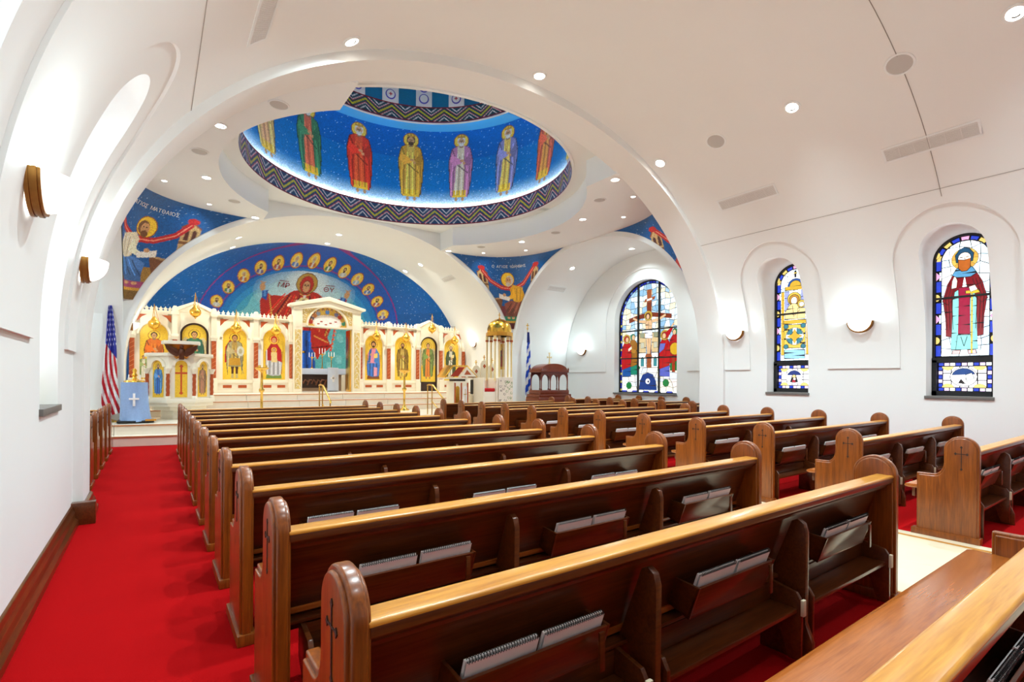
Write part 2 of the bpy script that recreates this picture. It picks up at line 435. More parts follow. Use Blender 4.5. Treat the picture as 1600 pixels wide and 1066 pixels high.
# arch band between nave and crossing, with its pilasters
MB_ = vault_ring(MB(), 5.47, 4.40, 2.1, CX, 6.35, 6.95, 6.45, 7.05, 'y'); MB_.build('trim_1', M_WHITE, kind=S, smooth=25)
MB_ = vault_ring(MB(), 5.47, 4.38, 2.1, CX, 6.35, 6.95, 14.59, 15.2, 'y'); MB_.build('trim_2', M_WHITE, kind=S, smooth=25)
MB_ = vault_ring(MB(), 5.55, 4.46, 2.1, CX, 6.35, 6.95, 15.18, 18.42, 'y'); apse = MB_.build('wall_apse', M_WHITE, kind=S, smooth=25)
for side, nm in ((-1, 'left'), (1, 'right')):
    mb = vault_ring(MB(), 3.80, 3.87, 2.2, YC, 4.1, 6.3, CX + side * 5.49, CX + side * 5.85, 'x'); mb.build('trim_3' if side < 0 else 'trim_4', M_WHITE, kind=S, smooth=25)
    mb = vault_ring(MB(), 3.90, 3.93, 2.2, YC, 4.5, 6.3, CX + side * 5.83, CX + side * 8.14, 'x'); mb.build('wall_transept_' + nm, M_WHITE, kind=S, smooth=25)
    e = MB().box(min(CX + side * 8.12, CX + side * 8.6), max(CX + side * 8.12, CX + side * 8.6), 6.2, 15.4, -0.02, 6.3).build('wall_transept_end_' + nm, M_WHITE, kind=S)
    boolean(e, [MB().prism(arch_poly(1.28, 1.0, 3.45, 36, YC + .1), CX + side * 7.9, CX + side * 8.9, 'x').build('cutter', M_WHITE)])
    pr = [(YC + a, z + .05) for a, z in sup(3.86, 3.88, 2.2, Z0, 48)]
    p = MB().prism(pr, CX + side * 8.09, CX + side * 8.14, 'x').build('wall_panel', M_WHITE, e)
    boolean(p, [MB().prism(arch_poly(1.66, 0.9, 3.42, 36, YC + .1), CX + side * 7.9, CX + side * 8.9, 'x').build('cutter', M_WHITE)])
# ------------------------------------------------------------------ crossing ceiling, soffits and dome
ROUT = 3.6
n = 96
out = []
for i in range(n + 1):
    t = 2 * PI * i / n; c, q = math.cos(t), math.sin(t)
    k = min(5.7 / abs(c) if abs(c) > 1e-6 else 1e9, 4.0 / abs(q) if abs(q) > 1e-6 else 1e9)
    out.append((CX + c * k, YC + q * k))
mb = MB().ring([(CX + (ROUT + .03) * math.cos(2 * PI * i / n), YC + (ROUT + .03) * math.sin(2 * PI * i / n)) for i in range(n + 1)], out, 6.12, 6.4, 'z')
cceil = mb.build('ceiling', M_SOFFIT, kind=S, smooth=25)
ZSOF = 5.56
for side in (-1, 1):
    RI = 3.93
    a0 = math.acos(2.6 / RI)
    pts = [(2.6, -3.8), (5.6, -3.8), (5.6, 3.8), (2.6, 3.8)] + [(RI * math.cos(t), RI * math.sin(t)) for t in np.linspace(a0, -a0, 40)]
    MB().prism([(CX + side * a, YC + b) for a, b in pts], ZSOF, 6.14, 'z').build('soffit', M_SOFFIT, cceil, smooth=25)
dome = new('wall_dome', None, None, (CX, YC, 0), kind=S)
tag(dome, 'dome and drum above the crossing with blue mosaic prophets')
def zig(P, T, z0, z1, nper, base):
    h = z1 - z0; zc = (z0 + z1) / 2
    P.c[:] = np.array(lin(base))
    ph = (P.X * nper / (2 * PI)) % 1.0
    tri = np.abs(ph - .5) * 2            # 1 at 0, 0 at .5
    A = 0.36 * h
    wave = zc + (tri - .5) * 2 * A * .8
    d = P.Y - wave
    for off, wd, col in ((0, .055, (206, 196, 40)), (.19, .03, (190, 20, 50)), (.225, .02, (240, 225, 225)), (-.19, .03, (190, 20, 50)), (-.225, .02, (240, 225, 225))):
        P.put(np.abs(d - off * h * 1.15) < wd * h, col)
    top = P.Y > zc
    dd = (P.Y - (z1 - .10 * h)) + np.abs(ph - .5) * -1.0 * h * 1.0
    w1 = z1 - .34 * h + np.abs(ph - .5) * 2 * A * 1.9
    P.put((np.abs(P.Y - w1) < .03 * h) & (np.abs(ph - .5) < .2), (240, 240, 240))
    ph2 = (ph + .5) % 1.0
    w2 = z0 + .34 * h - np.abs(ph2 - .5) * 2 * A * 1.9
    P.put((np.abs(P.Y - w2) < .03 * h) & (np.abs(ph2 - .5) < .2), (240, 240, 240))
    P.put((P.Y < z0 + .06 * h) | (P.Y > z1 - .06 * h), (120, 14, 36))
def ringpos(T, R, Z): return np.stack([R * np.cos(T), R * np.sin(T), Z], -1)
# lower zigzag band
T, Z = uv(32 * 26, 40, 0, 2 * PI, 6.10, 6.62)
P = Paint(T, Z, (20, 40, 90)); zig(P, T, 6.10, 6.62, 32, (14, 62, 104)); P.jitter(.1)
MB().lathe([(3.6, 6.10), (3.6, 6.095), (3.66, 6.095), (3.66, 6.13)], (0, 0, 0), 96, cap=False).build('rim_edge', M_SOFFIT, dome, smooth=30)
grid('zigzag_band', 32 * 26, 40, ringpos(T, 3.6 + 0 * T, Z), P, M_MOS, dome)
# ledge behind the band carrying a hidden cove light
MB().lathe([(3.6, 6.62), (3.6, 6.635), (3.73, 6.635), (3.73, 6.62), (3.6, 6.62)], (0, 0, 0), 96, cap=False).build('cove_ledge', M_SOFFIT, dome, smooth=25)
mb = MB().tube([(3.66 * math.cos(t), 3.66 * math.sin(t), 6.648) for t in np.linspace(0, 2 * PI, 96, endpoint=False)], .010, 6, closed=True)
mb.build('cove_light_strip', plain('cove_led_glow', (235, 245, 255), .4, emit=60.0), dome)
# prophets drum: one painted bay for each of the 16 prophets
def drum_r(Z):
    s = (Z - 6.63) / (9.12 - 6.63)
    return 3.70 + .27 * np.sin(s * PI / 2)
robes = [((70, 130, 90), (222, 110, 80)), ((216, 60, 40), (226, 90, 50)), ((216, 160, 60), (224, 190, 90)), ((196, 130, 170), (226, 214, 180)),
         ((140, 140, 190), (232, 196, 96)), ((214, 100, 70), (222, 150, 70)), ((226, 196, 120), (230, 170, 120)), ((232, 226, 200), (214, 180, 120))]
order = {4: 1, 5: 0, 6: 6, 3: 2, 2: 3, 1: 4, 0: 5}
names = {4: 'ΔΑΥΙΔ', 3: 'ΑΣΑ', 2: 'ΑΒΙΑ'}
for k in range(16):
    th = k * PI / 8
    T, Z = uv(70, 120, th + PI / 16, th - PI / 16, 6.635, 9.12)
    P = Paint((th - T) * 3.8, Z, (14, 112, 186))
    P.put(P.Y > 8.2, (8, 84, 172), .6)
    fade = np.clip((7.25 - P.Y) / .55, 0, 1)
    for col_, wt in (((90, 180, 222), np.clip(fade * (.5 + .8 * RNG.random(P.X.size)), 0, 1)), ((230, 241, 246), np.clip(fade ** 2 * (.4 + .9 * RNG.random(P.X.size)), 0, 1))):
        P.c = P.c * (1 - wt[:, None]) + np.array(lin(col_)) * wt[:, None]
    P.stars(P.X > -9, .012)
    m_, t_ = robes[order.get(k, (k * 3 + 1) % 8)]
    saint(P, 0, 6.86, 2.14, t_, m_, hair=(225, 220, 210) if k % 3 else (90, 60, 40), crown=(196, 140, 40) if k in (2, 3, 4, 1) else None, halo=(240, 205, 70), hem=(232, 190, 50))
    P.jitter(.08)
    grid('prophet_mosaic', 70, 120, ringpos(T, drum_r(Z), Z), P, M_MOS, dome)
    if k in names:
        r = 3.66
        text_mesh(names[k], M_TEXT, 'lettering', .13, dome, basis((r * math.cos(th), r * math.sin(th), 6.70), (math.sin(th), -math.cos(th), 0), (-math.cos(th), -math.sin(th), .15)))
# upper ledge, second zigzag band, striped lantern and cap
M_SKYB = plain('light_blue_mosaic', (70, 165, 222), .45, noise=.1, scale=60)
MB().lathe([(4.02, 9.10), (3.47, 9.06), (3.45, 9.10), (3.45, 9.16)], (0, 0, 0), 96, cap=False).build('blue_ledge', M_SKYB, dome, smooth=25)
MB().lathe([(3.455, 9.06), (3.44, 9.06), (3.44, 9.10), (3.455, 9.10)], (0, 0, 0), 96, cap=False).build('white_fillet', M_TEXT, dome, smooth=25)
T, Z = uv(28 * 26, 34, 0, 2 * PI, 9.10, 9.56)
P = Paint(T, Z, (20, 40, 90)); zig(P, T, 9.10, 9.56, 28, (16, 66, 84)); P.jitter(.1)
grid('zigzag_band', 28 * 26, 34, ringpos(T, 3.42 + 0 * T, Z), P, M_MOS, dome)
NL = 22
M_TEAL = plain('teal_mosaic', (26, 110, 150), .4, noise=.3, scale=40)
disk = MB().lathe([(1e-6, .02), (.14, .02), (.15, 0)], (0, 0, 0), 16).mesh('medallion', plain('medallion_blue', (80, 80, 170), .5), smooth=30)
disk2 = MB().lathe([(1e-6, .026), (.115, .026), (.12, .0)], (0, 0, 0), 16).mesh('medallion_face', M_TEXT, smooth=30)
for k in range(NL):
    t0, t1 = 2 * PI * k / NL, 2 * PI * (k + .52) / NL; t2 = 2 * PI * (k + 1) / NL
    for a, b, mt, nm, r in ((t0, t1, M_TEAL, 'teal_panel', 3.44), (t1, t2, M_TEXT, 'white_mullion', 3.40)):
        pts = [(r * math.cos(t), r * math.sin(t)) for t in np.linspace(a, b, 5)] + [(3.6 * math.cos(t), 3.6 * math.sin(t)) for t in np.linspace(b, a, 5)]
        MB().prism(pts, 9.56, 11.4, 'z').build(nm, mt, dome)
    tm = (t1 + t2) / 2
    for zz in (9.78, 10.12):
        d = new('medallion', disk, dome); M = basis((3.40 * math.cos(tm), 3.40 * math.sin(tm), zz), (math.sin(tm), -math.cos(tm), 0), (-math.cos(tm), -math.sin(tm), 0)); d.matrix_local = M
        f = new('medallion_face', disk2, d)
        crs = MB().box(-.05, .05, -.012, .012, .02, .03).box(-.012, .012, -.05, .05, .02, .03).build('cross', plain('medallion_red', (180, 30, 40), .5), d) if (k % 2 == 0) else None
MB().lathe([(3.55, 11.4), (3.4, 12.4), (2.6, 13.6), (1.4, 14.3), (1e-6, 14.5)], (0, 0, 0), 48, cap=False).build('dome_cap', M_TEAL, dome, smooth=30)
# ------------------------------------------------------------------ pendentives
def inv(z, a, b, n): return a * max(0.0, 1 - min(1, ((z - Z0) / b)) ** n) ** (1 / n)
def pendentive(sx, sy, label, scheme, txt=None, full=True):
    nu, nv = (180, 140) if full else (60, 70)
    zt, zb = ZSOF + .01, 3.22
    pos = np.zeros((nv + 1, nu + 1, 3)); Sg = np.zeros((nv + 1, nu + 1)); Zg = np.zeros((nv + 1, nu + 1))
    a_first = (sx * sy > 0)
    for j in range(nv + 1):
        z = zb + (zt - zb) * j / nv
        A = np.array([inv(z, 5.60, 4.50, 2.1), 3.755]); B = np.array([5.475, inv(z, 3.92, 3.99, 2.2)]); K = np.array([5.475, 3.755])
        A[0] = min(A[0], 5.44); B[1] = min(B[1], 3.72)
        t = np.linspace(0, 1, nu + 1)[:, None]
        if not a_first: t = 1 - t
        q = (1 - t) ** 2 * A + 2 * t * (1 - t) * K + t ** 2 * B
        pos[j, :, 0] = CX + sx * q[:, 0]; pos[j, :, 1] = YC + sy * q[:, 1]; pos[j, :, 2] = z
        seg = np.r_[0, np.cumsum(np.hypot(np.diff(q[:, 0]), np.diff(q[:, 1])))]
        Sg[j] = seg - seg[nu // 2]; Zg[j] = z
    P = Paint(Sg, Zg, (14, 92, 160)); P.stars(P.X > -99, .010)
    ground, robe, robe2, hairc, flipx = scheme
    f = -1 if flipx else 1
    q = lambda a, b: (f * a, b)
    P.put(P.Y < 4.0, ground); P.put(P.Y < 3.62, shade(ground, .75))
    # towers joined by a red cloth
    for cxx, wd, top in ((-.98, .19, 5.22), (1.0, .16, 5.28)):
        P.poly([q(cxx - wd, 4.0), q(cxx - wd, top - .16), q(cxx, top), q(cxx + wd, top - .16), q(cxx + wd, 4.0)], (214, 176, 116))
        P.poly([q(cxx - wd, top - .5), q(cxx - wd, top - .56), q(cxx + wd, top - .56), q(cxx + wd, top - .5)], (140, 90, 50))
        for o in (-.08, .07): P.poly([q(cxx + o - .045, top - .46), q(cxx + o - .045, top - .24), q(cxx + o, top - .18), q(cxx + o + .045, top - .24), q(cxx + o + .045, top - .46)], (92, 44, 34))
        P.line([q(cxx - wd, top - .16), q(cxx, top), q(cxx + wd, top - .16)], .035, (150, 70, 40))
        for o in (-.14, -.02, .1): P.line([q(cxx + o, 4.05), q(cxx + o, top - .6)], .02, (168, 124, 74))
        P.ell(*q(cxx, top), .13, .07, (206, 40, 40))
    cl = [q(-.95, 5.12), q(-.7, 4.82), q(-.3, 4.62), q(.1, 4.58), q(.5, 4.74), q(.92, 5.2)]
    P.line(cl, .13, (200, 30, 34)); P.line(cl, .03, (244, 150, 120))
    # desk
    P.poly([q(-.75, 4.18), q(-.32, 4.26), q(-.3, 4.2), q(-.42, 3.75), q(-.62, 3.75)], (128, 78, 42))
    P.poly([q(-.78, 4.16), q(-.3, 4.25), q(-.3, 4.30), q(-.78, 4.21)], (190, 150, 100))
    # seated writing figure
    P.ell(*q(-.08, 4.88), .235, .235, (160, 80, 20)); P.ell(*q(-.08, 4.88), .215, .215, (250, 206, 60))
    P.poly([q(.1, 4.72), q(.42, 4.62), q(.58, 4.32), q(.6, 4.12), q(.4, 4.02), q(.16, 4.1), q(.02, 4.3), q(-.02, 4.6)], robe)
    P.poly([q(.6, 4.2), q(.5, 3.98), q(.2, 3.72), q(.02, 3.66), q(-.2, 3.82), q(-.24, 4.08), q(.0, 4.2), q(.3, 4.12)], robe2)
    P.poly([q(-.2, 3.9), q(-.22, 3.62), q(.12, 3.58), q(.2, 3.75), q(.1, 3.95)], shade(robe2, .8))
    for k in range(6):
        P.line([q(.52 - .1 * k, 4.15 - .01 * k), q(.3 - .1 * k, 3.78)], .022, shade(robe2, .55 if k % 2 else 1.3))
        P.line([q(.46 - .08 * k, 4.62 - .02 * k), q(.42 - .07 * k, 4.2)], .018, shade(robe, .65 if k % 2 else 1.25))
    P.poly([q(.1, 4.6), q(.2, 4.3), q(-.12, 4.2), q(-.2, 4.28), q(-.02, 4.36)], shade(robe, 1.12))
    P.poly([q(-.42, 4.42), q(-.02, 4.3), q(-.06, 4.18), q(-.42, 4.26)], (246, 240, 226))
    P.ell(*q(-.22, 4.38), .06, .05, SKIN)
    P.ell(*q(-.02, 4.86), .13, .15, hairc); P.ell(*q(-.06, 4.84), .1, .125, SKIN); P.ell(*q(-.07, 4.73), .08, .07, hairc)
    P.ell(*q(-.09, 4.87), .02, .014, (40, 25, 20)); P.ell(*q(-.02, 4.87), .02, .014, (40, 25, 20))
    P.poly([q(-.34, 3.64), q(.28, 3.64), q(.24, 3.5), q(-.26, 3.5)], (36, 130, 92) if not flipx else (170, 70, 110))
    P.line([q(-.24, 3.46), q(.22, 3.46)], .07, (214, 160, 60))
    for o in (-.1, .06): P.ell(*q(o, 3.6), .06, .035, SKIN)
    P.jitter(.1)
    # mirror-safe winding does not matter: two-sided
    o = grid('pendentive_mosaic', nu, nv, pos, P, M_MOS, cceil, label=label)
    if txt:
        adv = {'Ι': .045, ' ': .07}; ws = [adv.get(ch, .09) for ch in txt]; s0 = -sum(ws) / 2
        j = int(nv * .87)
        for ch, wch in zip(txt, ws):
            sc_ = s0 + wch / 2; s0 += wch
            if ch == ' ': continue
            i = int(np.clip(np.argmin(np.abs(Sg[j] - sc_)), 2, nu - 2))
            p = Vector(pos[j, i]); r = (Vector(pos[j, i + 2]) - Vector(pos[j, i - 2])).normalized(); up = (Vector(pos[j + 3, i]) - Vector(pos[j - 3, i])).normalized()
            nrm = r.cross(up)
            text_mesh(ch, M_TEXT, 'letter', .125, o, basis(p + nrm * .012, r, nrm))
    return o
pendentive(1, 1, 'blue pendentive mosaic of a seated saint in yellow writing', ((120, 40, 44), (232, 170, 40), (150, 84, 66), (214, 200, 180), False), 'Ο ΑΓΙΟΣ ΙΩΑΝΝΗΣ')
pendentive(-1, 1, 'blue pendentive mosaic of a seated saint in pale blue writing', ((170, 124, 50), (238, 226, 196), (84, 134, 200), (120, 76, 44), True), 'Ο ΑΓΙΟΣ ΜΑΤΘΑΙΟΣ')
pendentive(1, -1, 'pendentive mosaic of a seated saint in red beside the nave arch', ((150, 100, 40), (206, 60, 50), (60, 90, 170), (90, 60, 40), True))
pendentive(-1, -1, 'pendentive mosaic over the flag aisle', ((150, 100, 40), (60, 110, 90), (190, 60, 50), (90, 60, 40), False), full=False)
# ------------------------------------------------------------------ apse conch with its mosaic
AY0, AA, AD, AB = 18.40, 5.57, 3.75, 4.48
nu, nv = 420, 300
PH, Zv = uv(nu, nv, PI, 0, 0, 1)
ZZ = np.where(Zv < .2, .93 + (Z0 - .93) * Zv / .2, Z0 + AB * np.sin((Zv - .2) / .8 * PI / 2))
RHO = np.where(ZZ <= Z0, 1.0, np.clip(1 - np.clip((ZZ - Z0) / AB, 0, 1) ** 2.1, 0, 1) ** (1 / 2.1))
pos = np.stack([CX + AA * RHO * np.cos(PH), AY0 + AD * RHO * np.sin(PH), ZZ], -1)
P = Paint(pos[..., 0] - CX, pos[..., 2], (16, 98, 176))
e = np.hypot(P.X / 3.05, (np.maximum(P.Y, 3.2) - 3.2) / 2.42)
P.put((e > 1.25) & (P.Y > 4.2), (22, 110, 200), .5)
P.stars(e > 1.25, .012)
P.put((e <= 1.24), (30, 92, 190))
for ring_, wd in ((1.03, .006), (1.23, .006)): P.put(np.abs(e - ring_) < wd, (150, 40, 130))
P.put(e < 1.0, (24, 128, 206))
P.put(e < .93, (48, 150, 214)); P.put(e < .86, (70, 170, 206))
cloud = e + .07 * np.sin(P.X * 5.1 + 1) * np.cos(P.Y * 4.3)
P.put(cloud < .78, (118, 200, 214)); P.put((cloud < .60) & (P.Y > 4.2), (176, 226, 234)); 
for g in range(8): P.put((np.hypot(P.X / (1.9 - .13 * g), (P.Y - 4.75) / (.95 - .055 * g)) < 1) & (e < .97), (214, 238, 242), .16)
for g in range(6): P.put((np.hypot(P.X / (.85 - .07 * g), (P.Y - 5.12) / (.55 - .03 * g)) < 1) & (e < .97), (232, 244, 246), .2)

P.put((P.Y < 3.6) & (np.abs(P.X) < 3.0), (96, 186, 190))
P.put((P.Y < 3.6) & (np.abs(P.X) < 3.0) & (np.sin(P.X * 9) * np.sin(P.Y * 7 + P.X * 3) > .35), (132, 206, 206))
RED, BLU = (196, 40, 26), (30, 84, 178)
# standing orant figure: mantle with outstretched arms, blue dress, child medallion
P.poly([(-1.42, 4.72), (-1.25, 4.62), (-.75, 4.64), (-.45, 4.86), (0, 4.95), (.45, 4.86), (.85, 4.64), (1.45, 4.72), (1.62, 4.70), (1.62, 4.5), (1.2, 3.6), (.95, 2.7), (.72, 2.2), (.4, 2.9), (-.4, 2.9), (-.7, 2.1), (-1.1, 2.6), (-1.5, 3.5), (-1.62, 4.4)], RED)
for k in range(9):
    a = -1.35 + .34 * k
    P.line([(a * .55, 4.72), (a, 3.9), (a * .9, 2.6)], .05, shade(RED, .45 if k % 2 else 1.25))
    P.line([(a * .55 + .07, 4.7), (a + .09, 3.9), (a * .9 + .05, 2.7)], .02, (240, 150, 80))
P.line([(-1.3, 4.6), (-1.05, 3.6), (-.9, 2.5)], .03, (232, 190, 80)); P.line([(1.3, 4.6), (1.05, 3.6), (.8, 2.4)], .03, (232, 190, 80))
P.poly([(-.42, 3.4), (.42, 3.4), (.62, 2.2), (.7, .95), (-.7, .95), (-.62, 2.2)], BLU)
for k in range(7): P.line([(-.36 + .12 * k, 3.3), (-.54 + .18 * k, 1.0)], .05, shade(BLU, .55 if k % 2 else 1.5))
P.poly([(.42, 3.6), (1.1, 3.1), (1.25, 2.75), (.75, 2.35), (.45, 2.7)], RED); P.line([(.55, 3.2), (1.1, 2.95)], .05, (244, 170, 80)); P.line([(.5, 2.7), (1.15, 2.8)], .04, shade(RED, .5))
for sg in (-1, 1):
    P.poly([(sg * 1.36, 4.78), (sg * 1.58, 4.74), (sg * 1.56, 4.5), (sg * 1.38, 4.42)], BLU); P.ell(sg * 1.47, 4.66, .05, .12, (90, 150, 220))
    P.ell(sg * 1.58, 4.86, .10, .13, SKIN)
    for k in range(4): P.line([(sg * 1.58, 4.88), (sg * (1.49 + .06 * k), 5.04)], .035, SKIN)
P.ell(0, 5.14, .40, .36, (110, 70, 20)); P.ell(0, 5.14, .375, .335, (190, 150, 60))
P.ell(0, 5.10, .255, .30, shade(RED, .7)); P.ell(0, 5.11, .235, .28, RED); P.ell(0, 5.05, .15, .21, (120, 40, 30)); P.ell(0, 5.04, .135, .19, SKIN)
for sg in (-1, 1): P.ell(sg * .055, 5.08, .035, .018, (40, 24, 20)); P.line([(sg * .03, 5.115), (sg * .095, 5.11)], .014, (80, 50, 30))
P.line([(0, 5.08), (.012, 4.99), (-.01, 4.98)], .016, shade(SKIN, .65)); P.line([(-.03, 4.93), (.03, 4.93)], .018, (170, 60, 50))
P.line([(-.2, 4.78), (0, 4.7), (.2, 4.78)], .03, (232, 190, 80))
P.ell(0, 4.40, .26, .27, (236, 214, 150)); P.ell(0, 4.42, .14, .16, (110, 70, 40)); P.ell(0, 4.40, .10, .125, SKIN); P.poly([(-.2, 4.2), (.2, 4.2), (.28, 3.9), (-.28, 3.9)], (240, 226, 190))
for a, b in ((-.25, 4.5), (.25, 4.5), (0, 4.69)): P.poly([(a - .06, b - .05), (a + .06, b - .05), (a + .06, b + .05), (a - .06, b + .05)], (240, 225, 215))
med = [(0, 5.84), (.60, 5.79), (1.20, 5.64), (1.76, 5.42), (2.28, 5.10), (2.74, 4.67), (3.08, 4.16)]
mr = [(150, 190, 225), (200, 110, 50), (90, 130, 200), (90, 140, 90), (190, 90, 90), (200, 200, 190), (120, 100, 160)]
for k, (a, b) in enumerate(med):
    for sg in ((1,) if k == 0 else (-1, 1)):
        bust(P, sg * a, b, .215, mr[(k * 2 + (sg > 0)) % 7], ((80, 50, 30), (200, 195, 185), (110, 70, 40))[(k + (sg > 0)) % 3], beard=(k + (sg > 0)) % 4 != 0)
P.jitter(.07)
conch = grid('conch_mosaic', nu, nv, pos, P, M_MOS, apse, label='blue apse mosaic of a red robed figure with outstretched arms')
def on_conch(dx, z):
    r = max(0, 1 - ((z - Z0) / AB) ** 2.1) ** (1 / 2.1)
    s = math.sqrt(max(0, r * r - (dx / AA) ** 2))
    return Vector((CX + dx, AY0 + AD * s, z))
for s_, dx in (('ΜΡ', -.86), ('ΘΥ', .86)):
    p = on_conch(dx, 4.95); r = (on_conch(dx + .05, 4.95) - on_conch(dx - .05, 4.95)).normalized(); up = (on_conch(dx, 5.0) - p).normalized(); nrm = r.cross(up)
    text_mesh(s_, M_TEXTR, 'lettering', .30, conch, basis(p + nrm * .04, r, nrm))
    t = MB().box(-.17, .17, -.012, .012, 0, .004).build('overline', M_TEXTR, conch); t.matrix_local = basis(p + nrm * .045 + up * .30, r, nrm)
# ------------------------------------------------------------------ solea and altar steps, slab by slab
def step(name, front, back, z0, z1, n, x0, x1, nose=True):
    st = new(name, None, None, (0, 0, 0), kind=S)
    xs = np.linspace(x0, x1, n + 1)
    for i in range(n):
        xx = np.linspace(xs[i] + .004, xs[i + 1] - .004, 5)
        pts = [(x, front(x)) for x in xx] + [(x, back) for x in xx[::-1]]
        MB().prism(pts, z0, z1 - .022, 'z').build('slab', M_STEP, st)
        pts = [(x, front(x) - .02) for x in xx] + [(x, back) for x in xx[::-1]]
        MB().prism(pts, z1 - .022, z1, 'z').build('tread', M_STEP, st)
        pts = [(x, front(x) - .022) for x in xx] + [(x, front(x) + .012) for x in xx[::-1]]
        MB().prism(pts, z1 - .024, z1 + .001, 'z').build('nosing', M_NOSE, st)
    return st
fr = lambda o: (lambda x: 12.42 + o + .022 * (x - CX) ** 2)
tag(step('floor_step', fr(0), 14.6, 0, .207, 13, -3.15, 13.0), 'lower marble step of the raised solea')
tag(step('floor_solea', fr(.38), 18.4, .15, .415, 13, -3.15, 13.0), 'marble floor of the raised solea before the icon screen')
tag(step('floor_step', lambda x: 15.55, 18.4, .40, .595, 8, -.55, 10.39), 'lowest of three marble steps to the icon screen')
tag(step('floor_step', lambda x: 15.87, 18.4, .58, .775, 8, -.55, 10.39), 'middle of three marble steps to the icon screen')
tag(step('floor_altar', lambda x: 16.19, 22.4, .76, .955, 8, -.55, 10.39), 'top marble step and altar platform')
# ------------------------------------------------------------------ baseboards
prof = [(0, 0), (.075, 0), (.075, .05), (.05, .075), (.05, .13), (.035, .15), (.03, .185), (.012, .2), (0, .2)]
for side, nm in ((-1, 'baseboard_left'), (1, 'baseboard_right')):
    b = new(nm, None, None, (0, 0, 0), kind=S)
    MB().prism([(CX + side * (5.57 - a), z) for a, z in prof], -3.5, 6.40, 'y').build('board', W_BASE, b, bevel=.004)
    MB().prism([(CX + side * (5.47 - a), z) for a, z in prof], 6.38, 7.06, 'y').build('board', W_BASE, b, bevel=.004)
    MB().box(min(CX + side * 5.37, CX + side * 5.6), max(CX + side * 5.37, CX + side * 5.6), 6.36, 6.47, 0, .215).build('corner_block', W_BASE, b, bevel=.006)
# ================================================================== stained glass
GLASS_K = 1.5
def glass(c):
    nm = 'stained_glass_%d_%d_%d_%d' % (*[int(v) for v in c], int(GLASS_K * 10))
    if nm in MATS: return MATS[nm]
    m = bpy.data.materials.new(nm); nt, b = nodes_of(m); L = lin(c)
    b.inputs['Base Color'].default_value = (*[v * .25 for v in L], 1); b.inputs['Roughness'].default_value = .2
    tc = nt.nodes.new('ShaderNodeTexCoord'); n = nt.nodes.new('ShaderNodeTexNoise'); n.inputs['Scale'].default_value = 14
    nt.links.new(tc.outputs['Object'], n.inputs['Vector'])
    mx = nt.nodes.new('ShaderNodeMix'); mx.data_type = 'RGBA'; mx.inputs[6].default_value = (*[v * .72 for v in L], 1); mx.inputs[7].default_value = (*[min(1, v * 1.15) for v in L], 1)
    nt.links.new(n.outputs['Fac'], mx.inputs[0]); nt.links.new(mx.outputs[2], b.inputs['Emission Color'])
    b.inputs['Emission Strength'].default_value = GLASS_E * (.62 * min(GLASS_K, 1.1) + .8 * GLASS_K * (min(L) / max(L)) ** 1.5)
    MATS[nm] = m
    return m
def clip(sub, clp):
    out = list(sub)
    for i in range(len(clp)):
        a, b = clp[i], clp[(i + 1) % len(clp)]; inp, out = out, []
        side = lambda p: (b[0] - a[0]) * (p[1] - a[1]) - (b[1] - a[1]) * (p[0] - a[0])
        for j in range(len(inp)):
            p, q = inp[j], inp[(j + 1) % len(inp)]; sp, sq = side(p), side(q)
            if sp >= 0: out.append(p)
            if sp * sq < 0: t = sp / (sp - sq); out.append((p[0] + t * (q[0] - p[0]), p[1] + t * (q[1] - p[1])))
        if not out: return []
    res = []
    for p in out:
        if not res or math.hypot(p[0] - res[-1][0], p[1] - res[-1][1]) > 1e-4: res.append(p)
    return res
def area(p): return .5 * abs(sum(p[i][0] * p[(i + 1) % len(p)][1] - p[(i + 1) % len(p)][0] * p[i][1] for i in range(len(p))))
def grow(p, d):
    cx = sum(a for a, b in p) / len(p); cy = sum(b for a, b in p) / len(p); o = []
    for a, b in p:
        L = math.hypot(a - cx, b - cy) or 1; o.append((a + (a - cx) / L * d, b + (b - cy) / L * d))
    return o
